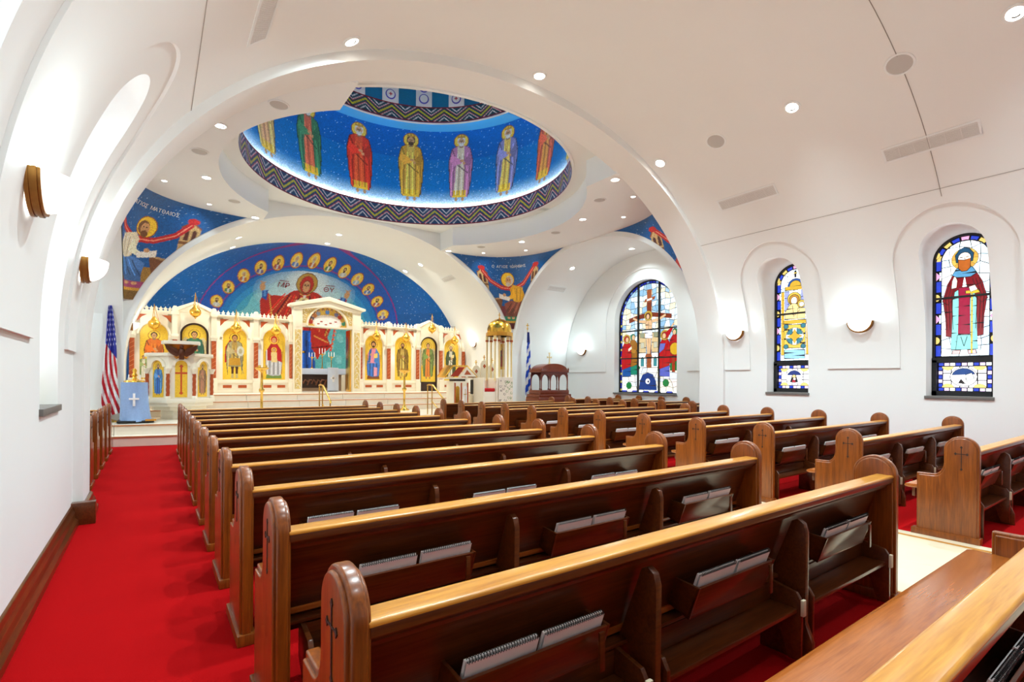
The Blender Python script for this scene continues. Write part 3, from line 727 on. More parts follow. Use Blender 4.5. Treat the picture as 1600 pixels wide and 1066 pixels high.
class Window:
    def __init__(s, name, label, X, side, yc, hw, zb, zs, sill_x):
        s.root = new(name, None, None, (X, yc, 0), kind='structure'); s.root['label'] = label
        s.side = side; s.hw = hw; s.zb = zb; s.zs = zs; s.lead = MB(); s.lvl = .012; s.gap = .0075 if hw < 1 else .0115
        full = arch_poly(hw + .03, zb, zs, 28)
        s.pr(MB(), full, -.10, 0).build('backing', M_LEAD, s.root)
        inner = arch_poly(hw - .035, zb + .03, zs, 28); outer = arch_poly(hw + .01, zb, zs, 28)
        s.frame = MB()
        k = lambda P_: [s.pt(p) for p in P_] + [s.pt(P_[0])]
        s.frame.ring(k(inner), k(outer), *s.dx(0, .05), 'x')
    def pt(s, p): return (-p[0] * s.side, p[1])
    def dx(s, a, b): return (-s.side * a, -s.side * b)
    def pr(s, mb, pts, a, b): return mb.prism([s.pt(p) for p in pts], *s.dx(a, b), 'x')
    def pane(s, pts, col, lvl=.004, th=.005):
        if len(pts) < 3 or area(pts) < 2e-4: return
        s.pr(MB(), grow(pts, -s.gap), lvl, lvl + th).build('pane', glass(col), s.root)
    def field(s, hw, zb, zt, nx, nz, cols, zs=None, jit=.25, radial=None):
        """irregular quarry panes filling the light"""
        cl = arch_poly(hw, zb, min(zs, zt), 20) if zs and zt > zs else [(-hw, zb), (hw, zb), (hw, zt), (-hw, zt)]
        gx = np.linspace(-hw, hw, nx + 1); gz = np.linspace(zb, zt, nz + 1)
        V = {}
        for i in range(nx + 1):
            for j in range(nz + 1):
                jx = 0 if i in (0, nx) else (random.random() - .5) * 2 * jit * (gx[1] - gx[0]); jz = 0 if j in (0, nz) else (random.random() - .5) * 2 * jit * (gz[1] - gz[0])
                V[i, j] = (gx[i] + jx, gz[j] + jz)
        for i in range(nx):
            for j in range(nz):
                p = clip([V[i, j], V[i + 1, j], V[i + 1, j + 1], V[i, j + 1]], cl)
                if p: s.pane(p, random.choice(cols))
    def fig(s, col, pts, grow_=.010):
        s.lvl += .0008
        s.pr(s.lead, grow(pts, grow_), s.lvl, s.lvl + .0003)
        s.pr(MB(), pts, s.lvl, s.lvl + .0007).build('pane', glass(col), s.root)
    def split(s, col, pts, n, grow_=.010, cols=None):
        """a figure piece cut by lead lines into n horizontal panes"""
        zz = [p[1] for p in pts]; xx = [p[0] for p in pts]; lo, hi = min(zz), max(zz)
        s.lvl += .0008
        s.pr(s.lead, grow(pts, grow_), s.lvl, s.lvl + .0003)
        for i in range(n):
            a = lo + (hi - lo) * i / n + .003; b = lo + (hi - lo) * (i + 1) / n - .003
            sk = .02 * ((i % 2) * 2 - 1)
            rect = [(min(xx) - .1, a - sk), (max(xx) + .1, a + sk), (max(xx) + .1, b + sk), (min(xx) - .1, b - sk)]
            p = clip(rect, pts) if False else clip_any(pts, rect)
            if p and area(p) > 1e-4: s.pr(MB(), p, s.lvl, s.lvl + .0007).build('pane', glass(col), s.root)
    def line(s, pts, w=.008):
        s.lvl += .0008
        for (a, b), (c, d) in zip(pts[:-1], pts[1:]):
            L = math.hypot(c - a, d - b) or 1; nx, nz = -(d - b) / L * w / 2, (c - a) / L * w / 2
            s.pr(s.lead, [(a + nx, b + nz), (c + nx, d + nz), (c - nx, d - nz), (a - nx, b - nz)], s.lvl, s.lvl + .0006)
    def bar(s, x0, x1, z0, z1, d=.055): s.pr(s.frame, [(x0, z0), (x1, z0), (x1, z1), (x0, z1)], 0, d)
    def done(s, sill=True, depth=.33):
        if s.lead.v: s.lead.build('lead_lines', M_LEAD, s.root)
        s.frame.build('frame', M_BLACK, s.root)
        if sill:
            a, b = s.dx(0, depth + .04)
            MB().box(min(a, b), max(a, b), -s.hw - .02, s.hw + .02, s.zb - .045, s.zb + .005).build('sill', M_SILL, s.root, bevel=.004)
def clip_any(sub, convex):
    """clip polygon sub by a convex polygon of any winding"""
    A = sum(convex[i][0] * convex[(i + 1) % 4][1] - convex[(i + 1) % 4][0] * convex[i][1] for i in range(4))
    return clip(sub, convex if A > 0 else convex[::-1])
def circ(cx, cz, r, n=16, a0=0, a1=2 * PI, rz=None):
    return [(cx + r * math.cos(a0 + (a1 - a0) * i / n), cz + (rz or r) * math.sin(a0 + (a1 - a0) * i / n)) for i in range(n if abs(a1 - a0 - 2 * PI) < 1e-6 else n + 1)]
WHITES = [(236, 246, 252), (214, 234, 246), (244, 246, 252), (226, 240, 250), (200, 226, 244)]
def nave_window(name, label, side, yc, design):
    wn = Window(name, label, CX + side * 5.90, side, yc, .41, 1.2, 3.45, None)
    B, Yl, Pk = (44, 72, 214), (250, 214, 120), (226, 160, 200)
    wn.field(.30, 1.86, 3.80, 5, 13, WHITES, 3.45)
    # borders
    for sg in (-1, 1):
        z = 1.86
        k = 0
        while z < 3.5:
            wn.pane([(sg * .305, z), (sg * .372, z), (sg * .372, z + .19), (sg * .305, z + .19)][::sg], B)
            if k % 2: wn.fig(Pk, [(sg * .368, z + .2), (sg * .31, z + .27), (sg * .368, z + .34)], .005); wn.pane([(sg * .305, z + .195), (sg * .33, z + .195), (sg * .33, z + .345), (sg * .305, z + .345)][::sg], WHITES[1])
            else: wn.fig(Yl, [(sg * (.368 - .05 * math.sin(t)), z + .27 - .06 * math.cos(t)) for t in np.linspace(0, PI, 8)], .005)
            z += .36; k += 1
    for k in range(9):
        t0, t1 = PI * (k + .06) / 9, PI * (k + .94) / 9
        p = [(.372 * math.cos(t), 3.45 + .372 * math.sin(t)) for t in np.linspace(t0, t1, 4)] + [(.31 * math.cos(t), 3.45 + .31 * math.sin(t)) for t in np.linspace(t1, t0, 4)]
        wn.pane(p, B if k % 2 else ((226, 160, 200) if k == 4 else Yl), .006)
    design(wn)
    # lower light with a round medallion
    wn.bar(-.41, .41, 1.76, 1.84, .07); wn.bar(-.41, .41, 1.2, 1.28, .07); wn.bar(-.41, -.345, 1.2, 1.8, .07); wn.bar(.345, .41, 1.2, 1.8, .07)
    wn.bar(-.39, .39, 2.815, 2.85)
    for i in range(9):
        x = -.335 + i * .67 / 9
        for z in (1.285, 1.70):
            wn.pane([(x, z), (x + .072, z), (x + .072, z + .055), (x, z + .055)], (B, (214, 190, 226), (236, 242, 250))[i % 3], .005)
    for j in range(5):
        z = 1.345 + j * .07
        for x in (-.335, .28):
            wn.pane([(x, z), (x + .055, z), (x + .055, z + .066), (x, z + .066)], (B, (214, 190, 226))[j % 2], .005)
    wn.field2 = None
    for i in range(5):
        for j in range(3):
            wn.pane([(-.275 + i * .11, 1.345 + j * .117), (-.275 + i * .11 + .106, 1.345 + j * .117), (-.275 + i * .11 + .106, 1.345 + j * .117 + .113), (-.275 + i * .11, 1.345 + j * .117 + .113)], (240, 238, 244), .005)
    for a, b in ((-.2, 1.345), (.2, 1.345), (-.2, 1.69), (.2, 1.69)): wn.fig((250, 220, 130), [(a + .075 * math.cos(t), b + (.06 if b < 1.5 else -.06) * math.sin(t)) for t in np.linspace(0, PI, 9)], .005)
    wn.fig((245, 246, 250), circ(0, 1.52, .165, 20, rz=.15))
    return wn
def d_saint(wn):
    red, aqua, crim, blue, skin = (140, 8, 26), (138, 214, 214), (172, 10, 62), (96, 168, 214), (255, 232, 214)
    for k in range(10): wn.fig((250, 206, 96) if k % 2 else (240, 184, 80), [(0, 3.45)] + [(.165 * math.cos(t), 3.45 + .175 * math.sin(t)) for t in np.linspace(2 * PI * k / 10, 2 * PI * (k + 1) / 10, 4)], .006)
    for sg in (-1, 1):
        wn.split(red, [(0, 3.2), (sg * .14, 3.22), (sg * .22, 3.05), (sg * .27, 2.78), (sg * .24, 2.5), (sg * .235, 2.2), (sg * .15, 2.18), (sg * .1, 2.5)], 5)
        wn.split(aqua, [(sg * .08, 2.95), (sg * .145, 2.9), (sg * .155, 2.3), (sg * .17, 1.98), (sg * .04, 1.96), (sg * .06, 2.4)], 7)
        wn.fig((236, 180, 180), [(sg * .05, 1.955), (sg * .14, 1.955), (sg * .15, 1.90), (sg * .06, 1.90)])
        wn.fig(red, [(sg * .22, 3.04), (sg * .28, 2.78), (sg * .21, 2.72), (sg * .14, 2.82), (sg * .12, 2.98)])
        for o in (.16, .2, .24): wn.line([(sg * (o - .06), 3.12), (sg * o, 2.85), (sg * (o - .02), 2.3)], .007)
    wn.split(crim, [(-.065, 2.98), (.065, 2.98), (.075, 2.22), (-.075, 2.22)], 5)
    wn.fig(aqua, [(-.08, 2.20), (.08, 2.20), (.1, 1.97), (-.1, 1.97)]); wn.line([(-.04, 2.18), (0, 2.02), (.04, 2.18)])
    wn.split((246, 204, 60), [(.085, 2.93), (.105, 2.93), (.105, 1.90), (.085, 1.90)], 6, .006)
    wn.fig((246, 204, 60), [(.02, 2.92), (.17, 2.92), (.19, 2.88), (.13, 2.87), (.02, 2.88)])
    wn.fig(skin, [(.06, 2.98), (.13, 3.0), (.16, 2.93), (.08, 2.9)])
    wn.fig(skin, [(-.16, 2.98), (-.1, 2.99), (-.09, 3.1), (-.12, 3.19), (-.15, 3.1)])
    wn.split(blue, [(-.15, 3.2), (-.1, 3.29), (-.05, 3.33), (.05, 3.33), (.1, 3.29), (.15, 3.2), (.08, 3.15), (-.08, 3.15)], 3)
    wn.fig((26, 84, 122), [(-.1, 3.40), (-.11, 3.52), (-.06, 3.6), (0, 3.63), (.06, 3.6), (.11, 3.52), (.1, 3.40)])
    wn.fig(skin, circ(0, 3.46, .078, 12, rz=.09))
    wn.fig((206, 110, 36), [(-.075, 3.44), (0, 3.42), (.075, 3.44), (.07, 3.3), (.03, 3.25), (-.03, 3.25), (-.07, 3.3)])
    for sg in (-1, 1): wn.line([(sg * .02, 3.475), (sg * .055, 3.475)], .012)
    wn.line([(0, 3.47), (.01, 3.43)], .008)
    for i in range(4): wn.fig((214, 218, 214), [(-.29 + .15 * i, 1.87), (-.15 + .15 * i, 1.87), (-.16 + .15 * i, 1.95), (-.28 + .15 * i, 1.95)], .005) if i in (0, 3) else None
def d_icon(wn):
    G, G2, tl, cr = (236, 190, 60), (246, 210, 90), (60, 130, 150), (240, 214, 150)
    wn.fig((26, 26, 30), [(-.02, 3.58), (.02, 3.58), (.02, 3.72), (-.02, 3.72)], .004); wn.fig((246, 210, 90), [(-.03, 3.66), (.03, 3.66), (.03, 3.68), (-.03, 3.68)], .003)
    wn.fig((44, 90, 170), circ(0, 3.40, .15, 12, 0, PI)); wn.fig(G, circ(0, 3.40, .11, 12, 0, PI))
    wn.split(G, [(-.2, 3.32), (.2, 3.32), (.2, 3.40), (-.2, 3.40)], 1)
    for sg in (-1, 1):
        wn.split(G, [(sg * .22, 1.98), (sg * .28, 1.98), (sg * .28, 3.3), (sg * .22, 3.3)], 8)
        wn.split((150, 160, 224), [(sg * .12, 2.9), (sg * .21, 2.9), (sg * .21, 3.3), (sg * .12, 3.3)], 3)
    wn.fig(G2, circ(-.02, 3.14, .13, 14)); wn.fig((206, 150, 60), circ(-.02, 3.12, .1, 14)); wn.fig((255, 238, 220), circ(-.02, 3.1, .058, 12, rz=.075))
    wn.split(cr, [(-.2, 2.86), (-.12, 3.0), (-.05, 3.04), (.04, 3.02), (.1, 2.9), (.14, 2.72), (-.2, 2.72)], 3)
    wn.fig(G2, circ(.13, 3.02, .075, 12)); wn.fig((255, 238, 220), circ(.13, 3.01, .045, 10)); wn.fig(cr, [(.06, 2.93), (.2, 2.93), (.2, 2.72), (.05, 2.72)])
    wn.line([(-.16, 2.85), (0, 2.8), (.1, 2.9)]); wn.line([(-.05, 3.0), (-.02, 2.76)])
    wn.split(G, [(-.22, 2.62), (.22, 2.62), (.22, 2.70), (-.22, 2.70)], 1)
    wn.split(G2, [(-.21, 2.12), (.21, 2.12), (.21, 2.6), (-.21, 2.6)], 5)
    wn.fig((245, 240, 225), circ(0, 2.36, .175, 18)); 
    for k in range(4): wn.fig(tl, [(.165 * math.cos(t), 2.36 + .165 * math.sin(t)) for t in np.linspace(PI / 2 * k + .25, PI / 2 * (k + 1) - .25, 5)] + [(.07 * math.cos(PI / 2 * k + PI / 4), 2.36 + .07 * math.sin(PI / 2 * k + PI / 4))])
    wn.fig(G, [(.15 * math.cos(t) * (1 if i % 2 == 0 else .45), 2.36 + .15 * math.sin(t) * (1 if i % 2 == 0 else .45)) for i, t in enumerate(np.linspace(0, 2 * PI, 9)[:-1])])
    for a, b in ((-.17, 2.15), (.17, 2.15), (-.17, 2.57), (.17, 2.57)): wn.fig(tl, circ(a, b, .045, 8))
    wn.split((150, 205, 240), [(-.2, 1.9), (.2, 1.9), (.2, 2.08), (-.2, 2.08)], 3)
def low_a(wn):
    wn.fig((24, 70, 140), [(.14 * math.cos(t), 1.54 + .115 * math.sin(t)) for t in np.linspace(.2, PI - .1, 9)]); wn.fig((250, 250, 250), [(-.12, 1.5), (0, 1.54), (.05, 1.42), (-.06, 1.4)]); wn.fig((20, 16, 20), [(-.06, 1.42), (-.03, 1.48), (.02, 1.41)]); wn.fig((200, 210, 206), [(.04, 1.45), (.13, 1.5), (.1, 1.58), (.03, 1.55)])
def low_b(wn):
    wn.fig((40, 60, 130), [(.14 * math.cos(t), 1.52 + .13 * math.sin(t)) for t in np.linspace(.3, PI - .3, 9)]); wn.fig((20, 20, 24), [(-.08, 1.41), (-.04, 1.55), (.04, 1.55), (.08, 1.41)], .004); wn.fig((236, 206, 140), circ(.0, 1.53, .035, 10)); wn.fig((200, 40, 60), [(-.04, 1.41), (-.02, 1.49), (.02, 1.49), (.03, 1.41)]); wn.fig((250, 230, 215), circ(.01, 1.48, .025, 8))
wn = nave_window('window_1', 'arched stained glass window of a bearded saint in a red mantle holding a staff', 1, 2.43, d_saint); low_a(wn); wn.done()
wn = nave_window('window_2', 'arched stained glass window with a golden framed icon and quatrefoil', 1, 5.10, d_icon); low_b(wn); wn.done()
GLASS_K = 4.5     # these two face the sun: full daylight behind them
for i, y in enumerate(WIN_Y):
    wn = Window('window_%d' % (i + 3), 'arched stained glass window in the wall beside the red carpet aisle', CX - 5.90, -1, y, .41, 1.2, 3.45, None)
    wn.field(.37, 1.24, 3.82, 4, 11, WHITES + [(120, 150, 230), (250, 224, 150)], 3.45); wn.bar(-.4, .4, 1.78, 1.83); wn.bar(-.4, .4, 2.815, 2.85); wn.done()
# large crucifixion window of the right transept
GLASS_K = .8
wn = Window('window_5', 'large arched stained glass crucifixion window in the transept', CX + 8.40, 1, YC + .1, 1.28, 1.0, 3.45, None)
def big(wn):
    skyc = [(176, 214, 240), (216, 234, 246), (156, 202, 236), (246, 234, 200), (226, 240, 248)]
    wn.field(1.17, 1.85, 4.62, 13, 15, skyc, 3.45)
    wn.field(1.17, 1.06, 1.85, 8, 5, [(222, 226, 224), (206, 216, 218), (232, 226, 210), (204, 212, 226), (224, 214, 208)], None, .38)
    for sg in (-1, 1):
        for k in range(26):
            z = 1.06 + k * .092
            wn.pane([(sg * 1.18, z), (sg * 1.24, z), (sg * 1.24, z + .088), (sg * 1.18, z + .088)][::sg], (30, 50, 190) if k % 3 else (236, 226, 130), .005)
    for k in range(30):
        t0, t1 = PI * (k + .05) / 30, PI * (k + .95) / 30
        wn.pane([(1.245 * math.cos(t), 3.45 + 1.245 * math.sin(t)) for t in (t0, t1)] + [(1.18 * math.cos(t), 3.45 + 1.18 * math.sin(t)) for t in (t1, t0)], (30, 50, 190) if k % 3 else (120, 160, 230), .006)
    wd, wd2, skin, gold = (142, 62, 34), (176, 92, 52), (238, 196, 150), (246, 204, 80)
    # cross
    for a, b, c in ((1.85, 2.2, wd2), (2.2, 3.0, wd), (3.0, 3.62, wd2), (3.62, 4.0, wd), (4.0, 4.42, wd2)): wn.fig(c, [(-.09, a), (.09, a), (.09, b), (-.09, b)])
    for p in ([(-.85, 3.38), (-.45, 3.47), (-.45, 3.62), (-.85, 3.53)], [(-.45, 3.47), (-.05, 3.53), (-.05, 3.67), (-.45, 3.62)], [(.05, 3.53), (.45, 3.47), (.45, 3.61), (.05, 3.67)], [(.45, 3.47), (.88, 3.4), (.88, 3.54), (.45, 3.61)]): wn.fig(wd, p)
    wn.fig(wd2, [(-.2, 4.02), (.2, 4.08), (.24, 4.18), (-.16, 4.12)]); wn.fig((240, 236, 226), [(-.1, 4.05), (.12, 4.08), (.12, 4.14), (-.1, 4.11)])
    # townscape
    for sg in (-1, 1):
        wn.split((226, 200, 150), [(sg * .12, 2.35), (sg * .42, 2.35), (sg * .42, 3.0), (sg * .12, 3.0)], 4); wn.fig((140, 146, 120), [(sg * .2, 2.85), (sg * .36, 2.85), (sg * .36, 3.0), (sg * .2, 3.0)]); wn.fig((180, 180, 160), [(sg * .2, 2.5), (sg * .34, 2.5), (sg * .34, 2.68), (sg * .2, 2.68)])
        wn.fig((250, 246, 236), [(sg * .12, 1.86), (sg * .42, 1.86), (sg * .42, 2.33), (sg * .12, 2.33)]); wn.fig((70, 160, 170), [(sg * .2, 1.9), (sg * .33, 1.9), (sg * .33, 2.12), (sg * .265, 2.22), (sg * .2, 2.12)])
        wn.fig((20, 130, 70), [(sg * .45, 1.72), (sg * .66, 1.7), (sg * .55, 2.1), (sg * .36, 1.85)])
    # crucified figure
    wn.split(skin, [(-.1, 2.95), (.1, 2.95), (.14, 3.3), (.13, 3.42), (.5, 3.5), (.66, 3.56), (.5, 3.42), (.14, 3.34)][:4] + [(-.13, 3.42), (-.14, 3.3)], 3)
    for sg in (-1, 1):
        wn.fig(skin, [(sg * .1, 3.42), (sg * .14, 3.32), (sg * .4, 3.36), (sg * .68, 3.5), (sg * .66, 3.56), (sg * .38, 3.44)])
        wn.fig(skin, [(sg * .01, 2.98), (sg * .1, 2.98), (sg * .09, 2.62), (sg * .06, 2.3), (sg * .0, 2.3)])
    wn.split((222, 224, 232), [(-.15, 2.82), (.15, 2.82), (.13, 3.08), (-.13, 3.08)], 3)
    wn.fig(wd2, [(-.14, 2.2), (.14, 2.2), (.1, 2.3), (-.1, 2.3)]); wn.line([(-.1, 3.25), (.1, 3.22)]); wn.line([(0, 3.1), (0, 3.35)])
    wn.fig(gold, circ(-.02, 3.56, .16, 14)); wn.fig((236, 180, 60), circ(-.02, 3.56, .12, 14)); wn.fig((120, 66, 30), circ(-.03, 3.55, .1, 12)); wn.fig(skin, circ(-.035, 3.53, .062, 10, rz=.085))
    # mourners
    def person(x, z, h, robe, under, face=1, arm=None, halo=True):
        q = lambda a, b: (x + a * h, z + b * h)
        wn.split(under, [q(-.13, 0), q(.13, 0), q(.12, .35), q(-.12, .35)], 3)
        wn.split(robe, [q(-.15, .16), q(.12, .24), q(.15, .5), q(.12, .75), q(.04, .84), q(-.05, .84), q(-.13, .72), q(-.17, .45)], 5)
        wn.line([q(-.1, .7), q(-.02, .5), q(-.06, .2)]); wn.line([q(.08, .7), q(.02, .45)])
        if arm: wn.fig(*arm(q))
        if halo: wn.fig(gold, circ(*q(0, .9), .11 * h, 14)); wn.fig((236, 180, 60), circ(*q(0, .9), .085 * h, 12))
        wn.fig(robe if halo else under, circ(*q(0, .9), .072 * h, 10)); wn.fig(skin, circ(*q(.015 * face, .885), .045 * h, 10, rz=.06 * h))
    person(-.66, 1.62, 1.42, (176, 116, 34), (30, 150, 120), halo=False, arm=lambda q: ((200, 140, 50), [q(-.14, .55), q(.08, .5), q(.1, .58), q(-.1, .66)]))
    person(-.93, 1.56, 1.42, (206, 14, 24), (36, 96, 176), arm=lambda q: ((250, 226, 200), [q(.06, .6), q(.16, .66), q(.15, .72), q(.05, .66)]))
    person(1.04, 1.75, 1.35, (196, 16, 26), (40, 130, 60), -1, halo=False, arm=lambda q: ((240, 190, 40), circ(*q(.0, .5), .14 * 1.35, 12)))
    person(.66, 1.56, 1.46, (206, 14, 30), (96, 110, 214), -1, arm=lambda q: ((110, 120, 214), [q(-.16, .5), q(-.02, .6), q(.02, .72), q(-.12, .72)]))
    wn.fig((206, 14, 30), [(.74, 2.75), (.86, 2.9), (.98, 3.08), (.9, 3.1), (.7, 2.95)]); wn.fig(skin, [(.93, 3.08), (1.02, 3.22), (.98, 3.24), (.89, 3.12)])
    wn.split((176, 60, 30), [(.95, 1.7), (1.06, 1.7), (1.06, 2.2), (.95, 2.2)], 2)
    # cave with skull
    wn.split((22, 66, 150), [(-.36, 1.12), (.36, 1.12), (.32, 1.4), (.2, 1.62), (0, 1.68), (-.2, 1.62), (-.32, 1.4)], 4); wn.fig((244, 244, 244), circ(0, 1.4, .09, 12)); wn.fig((18, 40, 90), circ(.02, 1.39, .03, 8))
    for x, z in ((-.8, 1.25), (.72, 1.35)): wn.fig((24, 140, 70), circ(x, z, .12, 7))
    for i in range(10): wn.pane([(-1.17 + i * .234, 1.035), (-1.17 + i * .234 + .22, 1.035), (-1.17 + i * .234 + .22, 1.09), (-1.17 + i * .234, 1.09)], ((70, 90, 214), (236, 236, 244))[i % 2], .006)
    for x in (-.43, .43): wn.bar(x - .022, x + .022, 1.0, 3.45 + math.sqrt(1.27 ** 2 - x * x), .075)
    for z in (2.17, 3.10): wn.bar(-1.26, 1.26, z - .02, z + .02, .075)
big(wn); wn.done(depth=.29)
wn = Window('window_6', 'arched stained glass window of the far transept', CX - 8.40, -1, YC + .1, 1.28, 1.0, 3.45, None)
wn.field(1.22, 1.06, 4.66, 8, 12, WHITES + [(120, 150, 230), (250, 224, 150)], 3.45); wn.done(depth=.29)

# ================================================================== lamps and ceiling fittings
def spot(parent, M, energy, angle=132, size=.04, aim=(0, 0, -1), color=None):
    l = bpy.data.lights.new('lamp_light', 'SPOT'); l.energy = energy; l.color = color or WARM; l.spot_size = math.radians(angle); l.spot_blend = 1.0; l.shadow_soft_size = size
    o = bpy.data.objects.new('lamp_light', l); C.objects.link(o); o.parent = parent
    z = -Vector(aim).normalized(); x = Vector((1, 0, 0)); y = z.cross(x).normalized(); x = y.cross(z)
    p = M.translation + Vector(aim).normalized() * .06
    Wm = Matrix(((x.x, y.x, z.x, p.x), (x.y, y.y, z.y, p.y), (x.z, y.z, z.z, p.z), (0, 0, 0, 1)))
    o.matrix_local = M.inverted() @ Wm
    return o
dl_trim = MB().lathe([(.078, .004), (.082, .014), (.108, .010), (.112, 0), (.078, 0)], (0, 0, 0), 28).mesh('trim_ring', M_SOFFIT, smooth=40)
dl_lens = MB().lathe([(1e-6, .007), (.079, .007), (.079, .001)], (0, 0, 0), 24).mesh('lens', M_LAMP)
dl_baf = MB().lathe([(.034, .0085), (.05, .016), (.055, .0085)], (0, 0, 0), 16, .6, 2.5).mesh('baffle', plain('dark_baffle', (70, 66, 60), .5), smooth=40)
def downlight(pos, nrm, label, group, energy, sc=1.0, angle=132, aim=(0, 0, -1), color=None):
    r = Vector((0, 1, 0)) if abs(nrm[1]) < .8 else Vector((1, 0, 0))
    M = basis(pos, r, nrm)
    t = thing('ceiling_downlight', label, 'downlight', group=group); t.matrix_world = M @ Matrix.Scale(sc, 4)
    for nm, me in (('trim_ring', dl_trim), ('lens', dl_lens), ('baffle', dl_baf)): new(nm, me, t)
    if energy:
        spot(t, M @ Matrix.Scale(sc, 4), energy, angle, aim=aim, color=color)
    return t
sp_ring = MB().lathe([(.125, .003), (.13, .012), (.15, .008), (.152, 0), (.125, 0)], (0, 0, 0), 32).mesh('rim', M_SOFFIT, smooth=40)
sp_gr = MB().lathe([(1e-6, .012), (.08, .010), (.128, .004)], (0, 0, 0), 32).mesh('grille', M_GRILLE, smooth=40)
def speaker(pos, nrm, label, group, sc=1.0):
    t = thing('ceiling_speaker', label, 'speaker', group=group); t.matrix_world = basis(pos, (0, 1, 0), nrm) @ Matrix.Scale(sc, 4)
    new('rim', sp_ring, t); new('grille', sp_gr, t)
def on_vault(dx, a=5.53, b=4.54, n=2.1):
    z = zs_at(a, b, abs(dx), n); e = .01
    z2 = zs_at(a, b, abs(dx) + e, n)
    t = Vector((math.copysign(e, dx) if dx else e, 0, z2 - z)).normalized()
    nr = Vector((-t.z, 0, t.x)) if t.x < 0 else Vector((t.z, 0, -t.x))
    return z, nr
for y in (6.22, 3.78, 1.35, -1.10):
    for dx in (-2.95, 0.0, 2.95):
        z, nr = on_vault(dx)
        lab = {-2.95: 'round downlight in the nave vault on the carpet aisle side', 0.0: 'round downlight along the crown of the nave vault', 2.95: 'round downlight in the nave vault on the saint window side'}[dx]
        downlight((CX + dx, y, z - .002), nr, lab, lab.replace('round downlight', 'downlights'), SPOT_W * (1.1 if y > 0 else .3), 1.05)
for y in (5.07, 2.44):
    for dx in (-2.98, 2.98):
        z, nr = on_vault(dx)
        speaker((CX + dx, y, z - .001), nr, 'round grey ceiling speaker in the nave vault on the %s' % ('carpet aisle side' if dx < 0 else 'saint window side'), 'nave vault speakers', 1.12)
def vent(pos, nrm, right, L, Wd, label, group=None, n=6):
    t = thing('air_vent', label, 'vent', group=group); t.matrix_world = basis(pos, right, nrm)
    mb = MB().box(-L / 2 - .03, L / 2 + .03, -Wd / 2 - .03, -Wd / 2, 0, .008).box(-L / 2 - .03, L / 2 + .03, Wd / 2, Wd / 2 + .03, 0, .008).box(-L / 2 - .03, -L / 2, -Wd / 2, Wd / 2, 0, .008).box(L / 2, L / 2 + .03, -Wd / 2, Wd / 2, 0, .008)
    mb.build('frame', M_SOFFIT, t, bevel=.002)
    MB().box(-L / 2, L / 2, -Wd / 2, Wd / 2, -.002, .001).build('backing', plain('vent_dark', (172, 170, 166), .7), t)
    sl = MB().box(-L / 2, L / 2, -.006, .006, .001, .007).mesh('slat', M_VENT)
    for i in range(11): new('slat', sl, t, (0, -Wd / 2 + Wd * (i + .5) / 11, 0))
    dv = MB().box(-.004, .004, -Wd / 2, Wd / 2, .001, .009).mesh('divider', M_VENT)
    for i in range(1, n): new('divider', dv, t, (-L / 2 + L * i / n, 0, 0))
for y, lab in ((2.42, 'long slatted air vent in the vault above the red mantled saint window'), (5.14, 'long slatted air vent in the vault above the golden icon window')):
    for dx in (4.08, -4.08):
        z, nr = on_vault(dx)
        vent((CX + dx, y, z), nr, (0, 1, 0), 1.06, .19, lab if dx > 0 else 'slatted air vent in the vault over the carpet aisle wall', None if dx > 0 else 'vents over the carpet aisle wall')
# crossing soffit ring
for sg in (-1, 1):
    sd = 'transept window side' if sg > 0 else 'flag aisle side'
    for ang, kind in ((-37, 's'), (-18, 'd'), (0, 's'), (18, 'd'), (37, 's'), (52, 'd'), (-52, 'd')):
        if ang == -52 and sg < 0: continue
        r = 4.25 if abs(ang) < 45 else 4.55
        p = (CX + sg * r * math.cos(math.radians(ang)), YC + r * math.sin(math.radians(ang)), ZSOF - .001)
        if kind == 's': speaker(p, (0, 0, -1), 'flush round speaker in the soffit ring around the dome, ' + sd, 'dome ring speakers')
        else: downlight(p, (0, 0, -1), 'downlight in the soffit ring around the dome, ' + sd, 'dome ring downlights', SPOT_C)
    for dx, dy in ((4.75, 2.05), (4.75, -2.05), (3.85, 3.15), (3.85, -3.15)):
        downlight((CX + sg * dx, YC + dy, ZSOF - .001), (0, 0, -1), 'small downlight beside a pendentive mosaic, ' + sd, 'pendentive downlights', 14, .62, 120, (sg * .5, math.copysign(.5, dy), -1))
# apse vault
for y in (16.7, 18.05):
    for dx in (-2.9, 0.0, 2.9):
        z, nr = on_vault(dx, 5.55, 4.46)
        downlight((CX + dx, y, z - .002), nr, 'downlight in the apse vault before the blue mosaic', 'apse downlights', SPOT_C, 1.0, 150, (0, .25, -1) if y > 17 else (0, .12, -1), GOLDEN)
z, nr = on_vault(3.75, 5.55, 4.46); vent((CX + 3.75, 16.2, z), nr, (0, 1, 0), .8, .2, 'slatted air vent in the apse vault above the icon screen')
for sg in (-1, 1):
    for dx, dy in ((6.6, 1.9), (6.6, -1.9), (7.4, 0)):
        z, nr = on_vault(dy, 3.90, 3.93, 2.2)
        downlight((CX + sg * dx, YC + dy, z - .002), Vector((0, nr.x, nr.z)), 'downlight in the vault of the %s' % ('crucifixion window transept' if sg > 0 else 'flag aisle transept'), 'transept downlights', SPOT_C * .8)
    z, nr = on_vault(2.75, 3.90, 3.93, 2.2)
    vent((CX + sg * 6.65, YC + 2.75, z), Vector((0, nr.x, nr.z)), (1, 0, 0), .75, .2, 'slatted air vent in the vault of the %s' % ('crucifixion window transept' if sg > 0 else 'flag aisle transept'))
